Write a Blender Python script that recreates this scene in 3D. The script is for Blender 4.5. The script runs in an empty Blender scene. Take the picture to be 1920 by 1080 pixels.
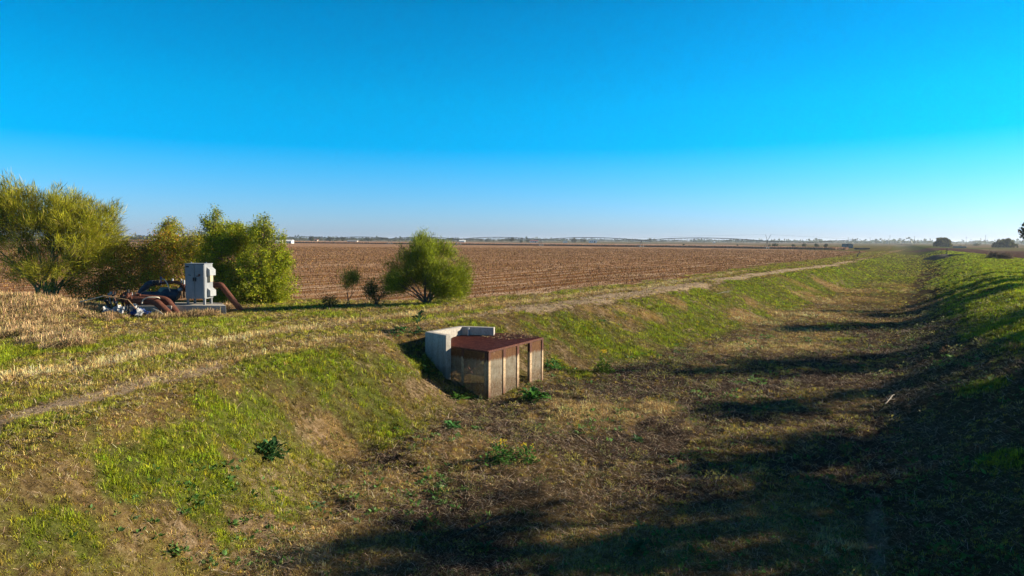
import bpy, math, random
import numpy as np
from mathutils import Matrix, Vector
R = math.radians
C = bpy.context.scene.collection
rng = np.random.default_rng(11)
random.seed(5)

# ------------------------------------------------------------------ camera, sky, sun, exposure
CAM_Z, PITCH, ROLL, F = 4.0, 4.06, 0.34, 1280.0
SUN_AZ, SUN_EL = 78.0, 20.0
sc = bpy.context.scene
cd = bpy.data.cameras.new('camera'); cd.sensor_width = 36; cd.lens = 24
cd.clip_start = 0.1; cd.clip_end = 30000
cam = bpy.data.objects.new('camera', cd); C.objects.link(cam)
CAM_M = Matrix.Rotation(R(90 - PITCH), 4, 'X') @ Matrix.Rotation(R(ROLL), 4, 'Z')
cam.matrix_world = Matrix.Translation((0, 0, CAM_Z)) @ CAM_M
sc.camera = cam

w = bpy.data.worlds.new('World'); sc.world = w; w.use_nodes = True
nt = w.node_tree; nt.nodes.clear()
sky = nt.nodes.new('ShaderNodeTexSky'); sky.sky_type = 'NISHITA'; sky.sun_disc = False
sky.sun_elevation = R(SUN_EL); sky.sun_rotation = R(SUN_AZ)
sky.air_density = 1.0; sky.dust_density = 0.4; sky.ozone_density = 2.5; sky.altitude = 50
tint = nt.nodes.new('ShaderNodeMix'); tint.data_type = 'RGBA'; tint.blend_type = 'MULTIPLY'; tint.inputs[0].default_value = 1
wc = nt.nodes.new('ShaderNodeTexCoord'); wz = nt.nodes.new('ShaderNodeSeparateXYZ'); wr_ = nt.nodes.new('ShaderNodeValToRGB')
nt.links.new(wc.outputs['Generated'], wz.inputs[0]); nt.links.new(wz.outputs[2], wr_.inputs[0])   # bluer aloft, paler towards the horizon
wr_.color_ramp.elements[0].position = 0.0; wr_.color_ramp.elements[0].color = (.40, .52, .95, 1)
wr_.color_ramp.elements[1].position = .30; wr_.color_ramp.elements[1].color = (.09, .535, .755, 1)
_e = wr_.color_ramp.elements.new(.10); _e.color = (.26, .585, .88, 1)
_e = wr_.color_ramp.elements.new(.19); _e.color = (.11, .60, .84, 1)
_e = wr_.color_ramp.elements.new(.52); _e.color = (.19, .20, .22, 1)  # dimmed overhead, above the view, to weaken skylight on the ground
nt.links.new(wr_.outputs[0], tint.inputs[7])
hs = nt.nodes.new('ShaderNodeHueSaturation'); hs.inputs['Saturation'].default_value = 1.15
bg = nt.nodes.new('ShaderNodeBackground'); bg.inputs[1].default_value = 0.104
wo = nt.nodes.new('ShaderNodeOutputWorld')
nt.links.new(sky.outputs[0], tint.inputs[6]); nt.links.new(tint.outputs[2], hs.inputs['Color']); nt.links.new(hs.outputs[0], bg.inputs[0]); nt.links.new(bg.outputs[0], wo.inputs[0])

sd = bpy.data.lights.new('sun', 'SUN'); sd.energy = 5.0; sd.angle = R(0.5); sd.color = (1.0, 0.86, 0.66)
sun = bpy.data.objects.new('sun', sd); C.objects.link(sun)
SUN_DIR = Vector((math.sin(R(SUN_AZ)) * math.cos(R(SUN_EL)), math.cos(R(SUN_AZ)) * math.cos(R(SUN_EL)), math.sin(R(SUN_EL))))
sun.rotation_euler = (-SUN_DIR).to_track_quat('-Z', 'Y').to_euler()
vs = sc.view_settings; vs.view_transform = 'Standard'; vs.look = 'None'; vs.exposure = 1.2; vs.gamma = 1
sc.cycles.max_bounces = 6; sc.cycles.transparent_max_bounces = 12; sc.cycles.volume_bounces = 0
sc.cycles.diffuse_bounces = 3; sc.cycles.glossy_bounces = 2

# ------------------------------------------------------------------ numeric helpers
def hash2(ix, iy, seed=0):
    h = (ix.astype(np.int64) * 374761393 + iy.astype(np.int64) * 668265263 + seed * 1274126177) & 0xFFFFFFFF
    h = ((h ^ (h >> 13)) * 1274126177) & 0xFFFFFFFF
    return ((h ^ (h >> 16)) & 0xFFFFFF) / float(0xFFFFFF)
def vnoise(x, y, seed=0):
    ix = np.floor(x); iy = np.floor(y); fx = x - ix; fy = y - iy
    fx = fx * fx * (3 - 2 * fx); fy = fy * fy * (3 - 2 * fy)
    a = hash2(ix, iy, seed); b = hash2(ix + 1, iy, seed); c = hash2(ix, iy + 1, seed); d = hash2(ix + 1, iy + 1, seed)
    return (a * (1 - fx) + b * fx) * (1 - fy) + (c * (1 - fx) + d * fx) * fy
def fbm(x, y, seed=0, o=4):
    s = 0; a = .5
    for k in range(o):
        s = s + a * vnoise(x * 2 ** k + 17.3 * k, y * 2 ** k - 9.1 * k, seed + k); a *= .5
    return s / (1 - .5 ** o)
def sst(e0, e1, x):
    t = np.clip((x - e0) / (e1 - e0), 0, 1); return t * t * (3 - 2 * t)
def ray(u, v):
    d = CAM_M.to_3x3() @ Vector((u - 960, 540 - v, -F)); return d
def pix(u, v, z):
    d = ray(u, v); k = (z - CAM_Z) / d.z; return (d.x * k, d.y * k)
def pixY(u, v, Y):
    d = ray(u, v); k = Y / d.y; return (d.x * k, Y, CAM_Z + d.z * k)

# canal coordinates: a along it (33 degrees right of the view), s across it (right positive)
TX, TY = math.sin(R(33)), math.cos(R(33))
def to_as(x, y): return x * TX + y * TY, x * TY - y * TX
def trace(pts, z):
    o = []
    for u, v in pts:
        x, y = pix(u, v, z); o.append(to_as(x, y))
    o.sort(); return o
LC = [(-30, -9.), (0, -11.5)] + trace([(100, 830), (450, 700), (690, 640), (862, 604), (1150, 561), (1300, 535), (1500, 509)], .35)
LT = [(-30, -4.), (0, -7.5)] + trace([(560, 1000), (640, 860), (905, 752), (1100, 705), (1250, 660), (1400, 612), (1540, 565)], -1.75) + trace([(1640, 521)], -1.5)
RT = [(-30, 1.), (14, -1.0), (22, -1.8), (35, -2.9), (60, -3.3), (100, -4.6)]
RC = [(-30, 8.), (10, 5.4), (30, 4.5), (60, 3.6), (100, 3.4)]
far = [(150, 0.), (250, -4.), (400, -13.), (600, -26.), (900, -46.), (2000, -150.)]
for L, s0 in ((LC, -15.5), (LT, -8.6), (RT, -5.2), (RC, 2.0)):
    L += [(A, s0 + D) for A, D in far]
def interp(L, a):
    A = np.array(L); return np.interp(a, A[:, 0], A[:, 1])
def pdist(x, y, pts):
    best = np.full(np.shape(x), 1e9)
    for (x0, y0), (x1, y1) in zip(pts[:-1], pts[1:]):
        dx, dy = x1 - x0, y1 - y0; L2 = dx * dx + dy * dy + 1e-9
        t = np.clip(((x - x0) * dx + (y - y0) * dy) / L2, 0, 1)
        best = np.minimum(best, np.hypot(x - x0 - t * dx, y - y0 - t * dy))
    return best
def gauss(x, y, cx, cy, r): return np.exp(-((x - cx) ** 2 + (y - cy) ** 2) / (r * r))

def height(x, y):
    x = np.asarray(x, float); y = np.asarray(y, float)
    a, s = to_as(x, y)
    s = s + .7 * (fbm(a / 4.5, a * 0 + 3.1, 5, 3) - .5) * sst(400, 60, a)
    lc, lt, rt, rc = interp(LC, a), interp(LT, a), interp(RT, a), interp(RC, a)
    fade = 1 - .55 * sst(120, 500, a)
    bot = -1.8 + .55 * sst(45, 160, a)
    left = sst(0, 1, (lt - s) / np.maximum(lt - lc, .5)) * .75 + .25 * np.clip((lt - s) / np.maximum(lt - lc, .5), 0, 1)
    right = np.clip((s - rt) / np.maximum(rc - rt, .5), 0, 1); right = .55 * sst(0, 1, right) + .45 * right
    crestL = .35; crestR = .85
    z = bot + (crestL - bot) * left + (crestR - bot) * right
    # levee top falls gently to the field on the left, to the flat on the right
    z = z - .30 * sst(3, 16, lc - s) - .35 * sst(4, 20, s - rc)
    z = z * np.where(z < 0, fade, 1)
    # grassy mound on the left
    mx, my = pix(20, 575, .8)
    z = z + .85 * gauss(x, y, mx - 3.0, my + 2.5, 4.6)
    n1 = fbm(x / 2.2, y / 2.2, 21, 4) - .5
    n2 = fbm(x / .55, y / .55, 31, 3) - .5
    nearf = sst(140, 30, np.hypot(x, y))
    flat = 1 - .6 * sst(0, 2.5, lc - s)
    z = z + (.22 * n1 + (.10 + .09 * sst(-.5, 1, s - lt) * sst(1.5, 0, s - rt)) * n2) * nearf * flat + .12 * (fbm(x / 30, y / 30, 8, 3) - .5)
    # scoured hollow by the inlet box
    hx, hy = -3.6, 26.1
    z = z - .55 * gauss(x, y, hx, hy, 1.5) - .3 * gauss(x, y, -2.2, 25.0, 1.2)
    # the earth behind the head wall and the floor of the inlet box
    return z
def hz(x, y): return float(height(np.array([x]), np.array([y]))[0])
def gp(u, v):
    """ground point seen at a photo pixel"""
    d = ray(u, v).normalized(); t = 4.0; o = Vector((0, 0, CAM_Z))
    while t < 9000:
        p = o + d * t
        if p.z < hz(p.x, p.y): break
        t *= 1.01
    lo, hi = t / 1.01, t
    for _ in range(12):
        m = (lo + hi) / 2; p = o + d * m
        if p.z < hz(p.x, p.y): hi = m
        else: lo = m
    p = o + d * hi; return p.x, p.y

FIELD_EDGE = [gp(*q) for q in ((-300, 575), (200, 566), (540, 560), (760, 562), (900, 560), (1010, 552), (1150, 534), (1300, 515), (1450, 495), (1560, 482), (1630, 471))]
TRACK_PALE = [gp(*q) for q in ((985, 581), (1100, 563), (1200, 549), (1300, 534), (1400, 518), (1480, 507), (1560, 497), (1640, 481), (1672, 472), (1700, 466))]
TRACK_OLD = [gp(*q) for q in ((-120, 825), (0, 790), (100, 762), (200, 738), (420, 684), (600, 643), (760, 611), (900, 593), (985, 582))]
TRACK_STRAW = [gp(*q) for q in ((-120, 720), (0, 706), (150, 690), (400, 642), (650, 604), (800, 586), (900, 575), (1010, 565), (1200, 540), (1400, 508))]
TRACK_STRAW2 = [gp(*q) for q in ((200, 738), (420, 680), (600, 640), (760, 610), (900, 592), (985, 581))]
CUT = [gp(*q) for q in ((1650, 1120), (1642, 1000), (1640, 930))]
def above_line(x, y, L):
    A = np.array(L); i = np.argsort(A[:, 0]); return y - np.interp(x, A[i, 0], A[i, 1], left=A[i[0], 1], right=1e9)
GREEN = [(gp(u, v), r, k) for u, v, r, k in ((300, 870, 1.1, 1), (400, 850, 1.0, 1), (350, 950, .8, 1), (440, 800, 1.0, 1), (210, 900, .9, 1), (110, 985, 1.1, .75), (430, 920, .8, 1), (250, 930, .7, 1),
    (520, 770, .7, 1), (600, 705, 1.1, .75), (690, 735, 1.0, .8), (640, 690, 1.1, .75), (710, 660, 1.0, .75), (560, 720, .9, .8), (760, 660, 1.0, .9), (710, 790, .8, .9), (690, 820, .8, .8), (520, 800, .6, 1), (40, 1050, 1.0, .7), (330, 1010, .6, .8),
    (940, 625, 1.2, .8), (1030, 635, 1.3, .9), (1080, 655, 1.4, .9), (1130, 625, 2.0, 1), (1200, 600, 2.2, 1), (1280, 580, 2.5, 1), (1350, 560, 3, 1), (1420, 540, 4, 1), (1500, 525, 5, 1), (1560, 508, 6, .9), (1170, 650, 1.4, .8), (1240, 625, 1.5, .8), (1330, 600, 1.5, .6),
    (1120, 700, 1.0, .8), (1080, 690, 1.0, .8), (60, 655, 2.5, .9), (180, 650, 2, .8), (20, 670, 2, .9), (250, 640, 2, .6), (500, 600, 3, .8), (620, 590, 3, .7), (760, 575, 2, .7), (560, 575, 2, .7), (1640, 545, 4, .8), (1660, 520, 5, .9), (1560, 615, 1.6, .7), (1420, 650, 1.2, .7), (1590, 640, 1.4, .7), (1110, 785, .7, .8), (1860, 720, .9, .9), (1890, 860, .7, .9), (1870, 620, 1.5, 1))]
STRAW = [(gp(u, v), r, k) for u, v, r, k in ((1450, 605, 2.6, 1), (1520, 590, 2.8, 1), (1560, 565, 3, 1), (1480, 650, 2.0, 1), (1400, 660, 1.6, .9), (1540, 655, 1.6, .8), (1130, 770, 1.5, 1), (1200, 765, 1.2, 1), (1060, 780, 1.0, .8),
    (60, 560, 4, 1), (20, 610, 2.5, 1), (70, 620, 1.6, 1), (120, 640, 1.2, 1), (380, 590, 1.6, .9), (250, 592, 1.6, .7), (1590, 545, 4, .9), (280, 615, 2, .5), (1500, 620, 1.6, .9), (1610, 560, 3, .8), (1580, 600, 2, .7), (1350, 690, 1.2, .7), (1270, 880, .5, .8), (1290, 800, .7, .6), (1130, 577, 1.5, .8), (1190, 582, 1.4, .7), (1250, 562, 1.8, .75), (1480, 522, 3, .7), (1350, 540, 2, .6), (330, 760, 1.0, .5), (250, 800, .8, .5), (620, 830, .9, .6), (700, 900, .9, .6))]
SOIL = [(gp(u, v), r, k) for u, v, r, k in ((600, 780, 1.1, .45), (650, 800, 1.0, .5), (560, 740, .8, .4), (520, 990, .7, 1), (560, 1040, .8, 1), (380, 1040, .5, .9), (780, 720, 1.1, .9), (830, 750, .9, .9), (720, 720, .8, .6), (640, 640, .9, .4), (780, 620, 1.2, .7), (930, 605, 1.3, .6), (1080, 665, .9, .9), (1110, 680, .8, .7),
    (940, 760, 1.0, .8), (900, 790, 1.0, .8), (480, 960, .5, .8), (690, 640, 1.0, .4), (870, 770, 1.2, .8), (330, 990, .4, .7), (300, 800, .5, .5), (80, 910, .5, .6), (170, 890, .5, .5))]

RPF = [pix(*q, .5) for q in ((1690, 466.3), (1780, 472), (1850, 480), (1920, 487), (2400, 512), (2500, 474), (1920, 467), (1780, 465.8))]
def inside(x, y, poly):
    r = np.zeros(len(x), bool); n = len(poly)
    for i in range(n):
        (x0, y0), (x1, y1) = poly[i], poly[(i + 1) % n]
        c = ((y0 > y) != (y1 > y)) & (x < (x1 - x0) * (y - y0) / (y1 - y0 + 1e-12) + x0); r ^= c
    return r
def masks(x, y):
    """green grass, straw, bare soil, crop field, dark litter, right-hand ploughed field"""
    x0_, y0_ = x, y
    a, s = to_as(x, y)
    lc, lt, rt, rc = interp(LC, a), interp(LT, a), interp(RT, a), interp(RC, a)
    wr = np.clip(np.hypot(x, y) / 20, .5, 3)
    x = x + 2.0 * wr * (fbm(x0_ / 1.1 / wr, y0_ / 1.1 / wr, 71, 4) - .5); y = y + 2.0 * wr * (fbm(x0_ / 1.1 / wr, y0_ / 1.1 / wr, 81, 4) - .5)
    n = fbm(x / 1.6, y / 1.6, 41, 4); nb = fbm(x / 6, y / 6, 51, 3); nf = fbm(x / .5, y / .5, 61, 3)
    far_ = sst(40, 120, np.hypot(x, y))
    top = sst(-1.2, .6, lc - s); bankL = sst(-.8, .8, lt - s) * (1 - top)
    bottom = sst(-.8, .8, s - lt) * (1 - sst(-.3, .6, s - rt)); bankR = sst(-.3, .6, s - rt) * (1 - sst(-1.2, .0, s - rc)); flatR = sst(-1.2, .0, s - rc)
    g = top * (.46 + .6 * (n - .5)) + bankL * (.36 + .24 * sst(22, 6, a) + 1.0 * (n - .5)) + bottom * (.18 + .6 * (n - .5) + .34 * sst(60, 110, a)) + bankR * (.10 + .6 * (n - .5) + .75 * sst(.15, .5, (s - rt) / (rc - rt) - .35 * sst(55, 20, a) + .5 * (nb - .5))) + flatR * (.9 + .5 * (n - .5))
    g = g + bankL * .35 * sst(24, 40, a) * sst(320, 120, a)
    st = top * (.50 - .4 * (n - .5) + .3 * (nb - .5)) + bankL * (.40 + .4 * (nb - .5)) + bottom * (.34 + 1.9 * (nb - .5) + .5 * (n - .5)) + bankR * .22 + flatR * .12
    so = top * .14 + bankL * (.30 + .7 * (nf - .5)) + bottom * (.12 + .3 * (nf - .5)) + bankR * .30 * (1 - sst(.2, .6, (s - rt) / (rc - rt))) + flatR * .02
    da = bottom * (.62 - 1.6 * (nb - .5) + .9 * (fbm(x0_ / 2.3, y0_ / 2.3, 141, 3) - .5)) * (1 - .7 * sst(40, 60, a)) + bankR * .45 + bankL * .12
    fg = sst(90, 170, a); g = np.maximum(g, fg * (s > lc) * (.50 + .5 * (n - .5))); so = so * (1 - .9 * fg); st = st * (1 - .5 * fg * (s > lc))
    for (c, r, k) in GREEN:
        q = gauss(x, y, c[0], c[1], r * 1.05); q = sst(.06, .95, q * (.32 + 1.35 * n)) * k
        g = np.maximum(g, q * (.35 + 1.1 * nf)); so = so * (1 - .6 * q); st = st * (1 - .35 * q)
    for (c, r, k) in STRAW:
        q = sst(.2, .7, gauss(x, y, c[0], c[1], r) * (.5 + 1.0 * n)) * k
        st = np.maximum(st, q); g = g * (1 - .75 * q); da = da * (1 - .8 * q)
    for (c, r, k) in SOIL:
        q = sst(.12, .85, gauss(x, y, c[0], c[1], r) * (.1 + 1.8 * nf)) * k
        so = np.maximum(so, q * .46); g = g * (1 - .6 * q)
    d = pdist(x0_ * .8 + x * .2, y0_ * .8 + y * .2, TRACK_PALE) ; q = sst(2.0, .3, d * (.55 + .9 * n)) * np.clip(.10 + 1.25 * nb + .9 * (nf - .5), 0, .92) * (1 - .55 * sst(70, 200, a)); so = np.maximum(so, q); g = g * (1 - .95 * q); st = st * (1 - .8 * q)
    d = pdist(x0_ * .7 + x * .3, y0_ * .7 + y * .3, TRACK_OLD); q = sst(.85, .05, d * (.3 + 1.4 * n)) * sst(.50, .95, nb + .45 * nf) * .85; so = np.maximum(so, q); g = g * (1 - q); st = st * (1 - .8 * q)
    d = pdist(x0_ * .7 + x * .3, y0_ * .7 + y * .3, TRACK_STRAW); q = sst(1.3, .2, d * (.5 + 1.0 * n)); st = np.maximum(st, q); g = g * (1 - .8 * q)
    d = pdist(x0_ * .7 + x * .3, y0_ * .7 + y * .3, TRACK_STRAW2); q = sst(.9, .1, d * (.5 + 1.0 * n)) * .8; st = np.maximum(st, q); g = g * (1 - .5 * q)
    d = pdist(x0_, y0_, CUT); q = sst(.30, .05, d * (.4 + 1.2 * n)) * .8; so = np.maximum(so, q); g = g * (1 - q); da = da * (1 - q)
    tk = np.maximum(sst(2.0, .3, pdist(x0_ * .8 + x * .2, y0_ * .8 + y * .2, TRACK_PALE) * (.55 + .9 * n)) * np.clip(.10 + 1.25 * nb + .9 * (nf - .5), 0, .92) * (1 - .55 * sst(70, 200, a)), sst(.85, .05, pdist(x0_ * .7 + x * .3, y0_ * .7 + y * .3, TRACK_OLD) * (.3 + 1.4 * n)) * sst(.50, .95, nb + .45 * nf) * .8)
    masks.track = tk
    fe = above_line(x, y, FIELD_EDGE)
    fld = sst(-1.5, 1.0, fe + 2.5 * (n - .5)) * (s < interp(LC, a) - 2)
    # flat ploughed field on the right beyond a grass strip
    rp = inside(np.ravel(x0_), np.ravel(y0_), RPF).reshape(np.shape(x0_)).astype(float)
    farm = np.clip(sst(240, 320, y) * (s > rc + 20) + sst(600, 700, y), 0, 1)
    cl = lambda v: np.clip(v, 0, 1)
    return cl(g * (1 - fld)), cl(st * (1 - fld)), cl(so * (1 - fld)), fld, cl(da), np.maximum(rp, 0), farm

# ------------------------------------------------------------------ mesh helpers
def raw_mesh(name, verts, loops, starts, mat, parent=None, cols=None, smooth=False):
    me = bpy.data.meshes.new(name)
    me.vertices.add(len(verts)); me.vertices.foreach_set('co', np.ascontiguousarray(verts, np.float32).ravel())
    me.loops.add(len(loops)); me.loops.foreach_set('vertex_index', np.ascontiguousarray(loops, np.int32))
    me.polygons.add(len(starts)); me.polygons.foreach_set('loop_start', np.ascontiguousarray(starts, np.int32))
    me.update(calc_edges=True)
    if smooth: me.polygons.foreach_set('use_smooth', np.ones(len(starts), bool))
    for k, v in (cols or {}).items():
        at = me.color_attributes.new(k, 'FLOAT_COLOR', 'POINT')
        c4 = np.ones((len(verts), 4), np.float32); c4[:, :3] = v; at.data.foreach_set('color', c4.ravel())
    me.materials.append(mat)
    o = bpy.data.objects.new(name, me); C.objects.link(o)
    if parent: o.parent = parent
    return o
class MB:
    """collects shapes and builds ONE mesh object"""
    def __init__(s): s.v = []; s.f = []
    def add(s, vs, fs):
        n = len(s.v); s.v += [tuple(q) for q in vs]; s.f += [tuple(i + n for i in f) for f in fs]; return s
    def box(s, c, d, m=None):
        x, y, z = (q / 2 for q in d)
        vs = [Vector((i * x, j * y, k * z)) for k in (-1, 1) for j in (-1, 1) for i in (-1, 1)]
        if m is not None: vs = [m @ q for q in vs]
        return s.add([q + Vector(c) for q in vs], [(0, 2, 3, 1), (4, 5, 7, 6), (0, 1, 5, 4), (2, 6, 7, 3), (0, 4, 6, 2), (1, 3, 7, 5)])
    def prism(s, poly, z0, z1):
        n = len(poly); z0 = z0 if hasattr(z0, '__len__') else [z0] * n; z1 = z1 if hasattr(z1, '__len__') else [z1] * n
        vs = [(p[0], p[1], z0[i]) for i, p in enumerate(poly)] + [(p[0], p[1], z1[i]) for i, p in enumerate(poly)]
        fs = [tuple(range(n - 1, -1, -1)), tuple(range(n, 2 * n))] + [(i, (i + 1) % n, n + (i + 1) % n, n + i) for i in range(n)]
        return s.add(vs, fs)
    def beam(s, p, q, wd, h):
        p, q = Vector(p), Vector(q); d = q - p; L = d.length; d.normalize()
        up = Vector((0, 0, 1)) if abs(d.z) < .95 else Vector((0, 1, 0))
        sx = d.cross(up).normalized(); sy = sx.cross(d)
        m = Matrix((sx, d, sy)).transposed()
        return s.box((p + q) / 2, (wd, L, h), m)
    def tube(s, pts, rad, n=10, cap=True):
        pts = [Vector(p) for p in pts]; k = len(pts)
        rad = rad if hasattr(rad, '__len__') else [rad] * k
        vs = []; ref = None
        for i, p in enumerate(pts):
            d = (pts[min(i + 1, k - 1)] - pts[max(i - 1, 0)]).normalized()
            if ref is None: ref = d.orthogonal().normalized()
            e = (ref - d * ref.dot(d)).normalized(); g = d.cross(e); ref = e
            vs += [p + (e * math.cos(2 * math.pi * j / n) + g * math.sin(2 * math.pi * j / n)) * rad[i] for j in range(n)]
        fs = [(i * n + j, i * n + (j + 1) % n, (i + 1) * n + (j + 1) % n, (i + 1) * n + j) for i in range(k - 1) for j in range(n)]
        if cap: fs += [tuple(range(n - 1, -1, -1)), tuple(range((k - 1) * n, k * n))]
        return s.add(vs, fs)
    def build(s, name, mat, parent=None, smooth=False, bevel=0, org=None):
        me = bpy.data.meshes.new(name)
        off = Vector(org) if org is not None else (parent.location if parent and parent.type == 'EMPTY' else Vector((0, 0, 0)))
        me.from_pydata([tuple(Vector(q) - off) for q in s.v], [], s.f); me.update()
        if smooth:
            me.polygons.foreach_set('use_smooth', np.ones(len(s.f), bool))
            me.set_sharp_from_angle(angle=R(40))
        me.materials.append(mat)
        o = bpy.data.objects.new(name, me); C.objects.link(o)
        if org is not None and not parent: o.location = off
        if parent: o.parent = parent
        if bevel:
            b = o.modifiers.new('bevel', 'BEVEL'); b.width = bevel; b.segments = 2; b.limit_method = 'ANGLE'
        return o
def bend(pts, r, n=6):
    """rounds the corners of a polyline"""
    pts = [Vector(p) for p in pts]; o = [pts[0]]
    for a, b, c in zip(pts[:-2], pts[1:-1], pts[2:]):
        d0 = (a - b); d1 = (c - b); k = min(r, d0.length * .49, d1.length * .49)
        p, q = b + d0.normalized() * k, b + d1.normalized() * k
        o += [p * (1 - t) ** 2 + b * 2 * t * (1 - t) + q * t * t for t in [i / n for i in range(n + 1)]]
    return o + [pts[-1]]
def tag(o, label=None, cat=None, group=None, kind=None):
    if label: o['label'] = label
    if cat: o['category'] = cat
    if group: o['group'] = group
    if kind: o['kind'] = kind
    return o
def empty(name, loc):
    o = bpy.data.objects.new(name, None); o.empty_display_size = .3; C.objects.link(o); o.location = loc; return o

# ------------------------------------------------------------------ materials
def newmat(name):
    m = bpy.data.materials.new(name); m.use_nodes = True; t = m.node_tree
    return m, t, t.nodes['Principled BSDF']
class NT:
    def __init__(s, t): s.t = t
    def n(s, typ, **kw):
        q = s.t.nodes.new(typ)
        for k, v in kw.items(): setattr(q, k, v)
        return q
    def l(s, a, b): s.t.links.new(a, b)
    def coord(s): return s.n('ShaderNodeTexCoord').outputs['Object']
    def scale(s, vec, sc_):
        m = s.n('ShaderNodeMapping'); s.l(vec, m.inputs['Vector']); m.inputs['Scale'].default_value = sc_; return m.outputs[0]
    def noise(s, vec, sc_, det=5, rough=.6):
        q = s.n('ShaderNodeTexNoise'); s.l(vec, q.inputs['Vector']); q.inputs['Scale'].default_value = sc_
        q.inputs['Detail'].default_value = det; q.inputs['Roughness'].default_value = rough; return q.outputs['Fac']
    def ramp(s, fac, stops):
        r = s.n('ShaderNodeValToRGB'); s.l(fac, r.inputs[0]); e = r.color_ramp.elements
        while len(e) > 1: e.remove(e[0])
        for i, (p, c) in enumerate(stops):
            q = e[0] if i == 0 else e.new(p); q.position = p; q.color = (*c, 1) if len(c) == 3 else c
        return r.outputs[0]
    def mix(s, fac, a, b, mode='MIX'):
        m = s.n('ShaderNodeMix', data_type='RGBA', blend_type=mode)
        for k, v in ((0, fac), (6, a), (7, b)):
            if hasattr(v, 'is_linked') or hasattr(v, 'links'): s.l(v, m.inputs[k])
            else: m.inputs[k].default_value = v if k == 0 else (*v, 1)
        return m.outputs[2]
    def math(s, op, a, b=0):
        m = s.n('ShaderNodeMath', operation=op)
        for k, v in ((0, a), (1, b)):
            if hasattr(v, 'links'): s.l(v, m.inputs[k])
            else: m.inputs[k].default_value = v
        return m.outputs[0]
    def attr(s, name):
        a = s.n('ShaderNodeVertexColor'); a.layer_name = name
        q = s.n('ShaderNodeSeparateColor'); s.l(a.outputs[0], q.inputs[0]); return q.outputs
    def bump(s, h, strength, dist=.05):
        b = s.n('ShaderNodeBump'); s.l(h, b.inputs['Height']); b.inputs['Strength'].default_value = strength; b.inputs['Distance'].default_value = dist; return b.outputs[0]
def plain(name, stops, scale=6, rough=.8, metal=0, bump=.2, spec=.3, stretch=(1, 1, 1)):
    m, t, b = newmat(name); q = NT(t); v = q.scale(q.coord(), stretch); f = q.noise(v, scale)
    q.l(q.ramp(f, stops), b.inputs['Base Color']); b.inputs['Roughness'].default_value = rough; b.inputs['Metallic'].default_value = metal
    b.inputs['Specular IOR Level'].default_value = spec
    if bump: q.l(q.bump(q.noise(v, scale * 6, 3), bump, .02), b.inputs['Normal'])
    return m
def leafmat(name, trans=.3, rough=.6):
    m, t, b = newmat(name); q = NT(t)
    a = q.n('ShaderNodeVertexColor'); a.layer_name = 'Col'
    q.l(a.outputs[0], b.inputs['Base Color']); b.inputs['Roughness'].default_value = rough; b.inputs['Specular IOR Level'].default_value = .25
    tr = q.n('ShaderNodeBsdfTranslucent'); q.l(a.outputs[0], tr.inputs[0])
    mx = q.n('ShaderNodeMixShader'); mx.inputs[0].default_value = trans
    q.l(b.outputs[0], mx.inputs[1]); q.l(tr.outputs[0], mx.inputs[2]); q.l(mx.outputs[0], t.nodes['Material Output'].inputs[0])
    return m
M_LEAF = leafmat('leaf', .40); M_GRASS = leafmat('grass_blade', .32, .7); M_STRAW = leafmat('dry_stalk', .12, .85)

m, t, b = newmat('ground'); q = NT(t); co = q.coord()
m1 = q.attr('mask_a'); m2 = q.attr('mask_b')
nA = q.noise(co, .9, 6); nB = q.noise(co, 7, 6, .7); nC = q.noise(co, 30, 4, .7)
rot = q.n('ShaderNodeMapping'); q.l(co, rot.inputs[0]); rot.inputs['Rotation'].default_value = (0, 0, R(33)); # rows run along the canal
rows = q.scale(rot.outputs[0], (2.2, .16, 1)); nR = q.noise(rows, .55, 6, .7); nR2 = q.noise(q.scale(rot.outputs[0], (.35, .035, 1)), 1, 4)
soil = q.ramp(nB, [(.25, (.11, .075, .045)), (.5, (.21, .15, .095)), (.75, (.33, .25, .17))])
base = q.ramp(nB, [(.25, (.030, .021, .010)), (.5, (.080, .058, .026)), (.8, (.17, .125, .056))])
green = q.ramp(nB, [(.25, (.020, .034, .005)), (.5, (.055, .085, .010)), (.8, (.11, .145, .02))])
straw = q.ramp(nC, [(.2, (.065, .040, .016)), (.5, (.165, .108, .044)), (.8, (.33, .23, .105))])
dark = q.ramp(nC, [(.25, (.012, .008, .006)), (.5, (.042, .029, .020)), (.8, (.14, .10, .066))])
def wmask(ch, nz, k=.9): # mask broken up by noise
    return q.math('MULTIPLY_ADD', q.math('SUBTRACT', nz, .5), k) if False else q.ramp(q.math('ADD', ch, q.math('MULTIPLY', q.math('SUBTRACT', nz, .5), k)), [(.30, (0, 0, 0)), (.62, (1, 1, 1))])
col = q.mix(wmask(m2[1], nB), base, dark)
col = q.mix(wmask(m1[1], nB), col, straw)
col = q.mix(q.mix(1, wmask(m1[0], nB), (.62, .62, .62), 'MULTIPLY'), col, green)
col = q.mix(wmask(m1[2], nB), col, soil)
fcol = q.ramp(nR, [(.30, (.085, .033, .014)), (.44, (.19, .080, .034)), (.55, (.29, .145, .072)), (.63, (.62, .46, .32))])
frust = q.ramp(nC, [(.3, (.10, .055, .025)), (.6, (.25, .14, .05)), (.8, (.40, .26, .09))])
fcol = q.mix(q.ramp(nB, [(.5, (0, 0, 0)), (.62, (.7, .7, .7))]), fcol, frust)
fcol = q.mix(q.ramp(nR2, [(.45, (0, 0, 0)), (.7, (.7, .7, .7))]), fcol, (.17, .08, .036))
fcol = q.mix(q.ramp(nR2, [(.28, (.65, .65, .65)), (.44, (0, 0, 0))]), fcol, (.60, .45, .31))
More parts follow.
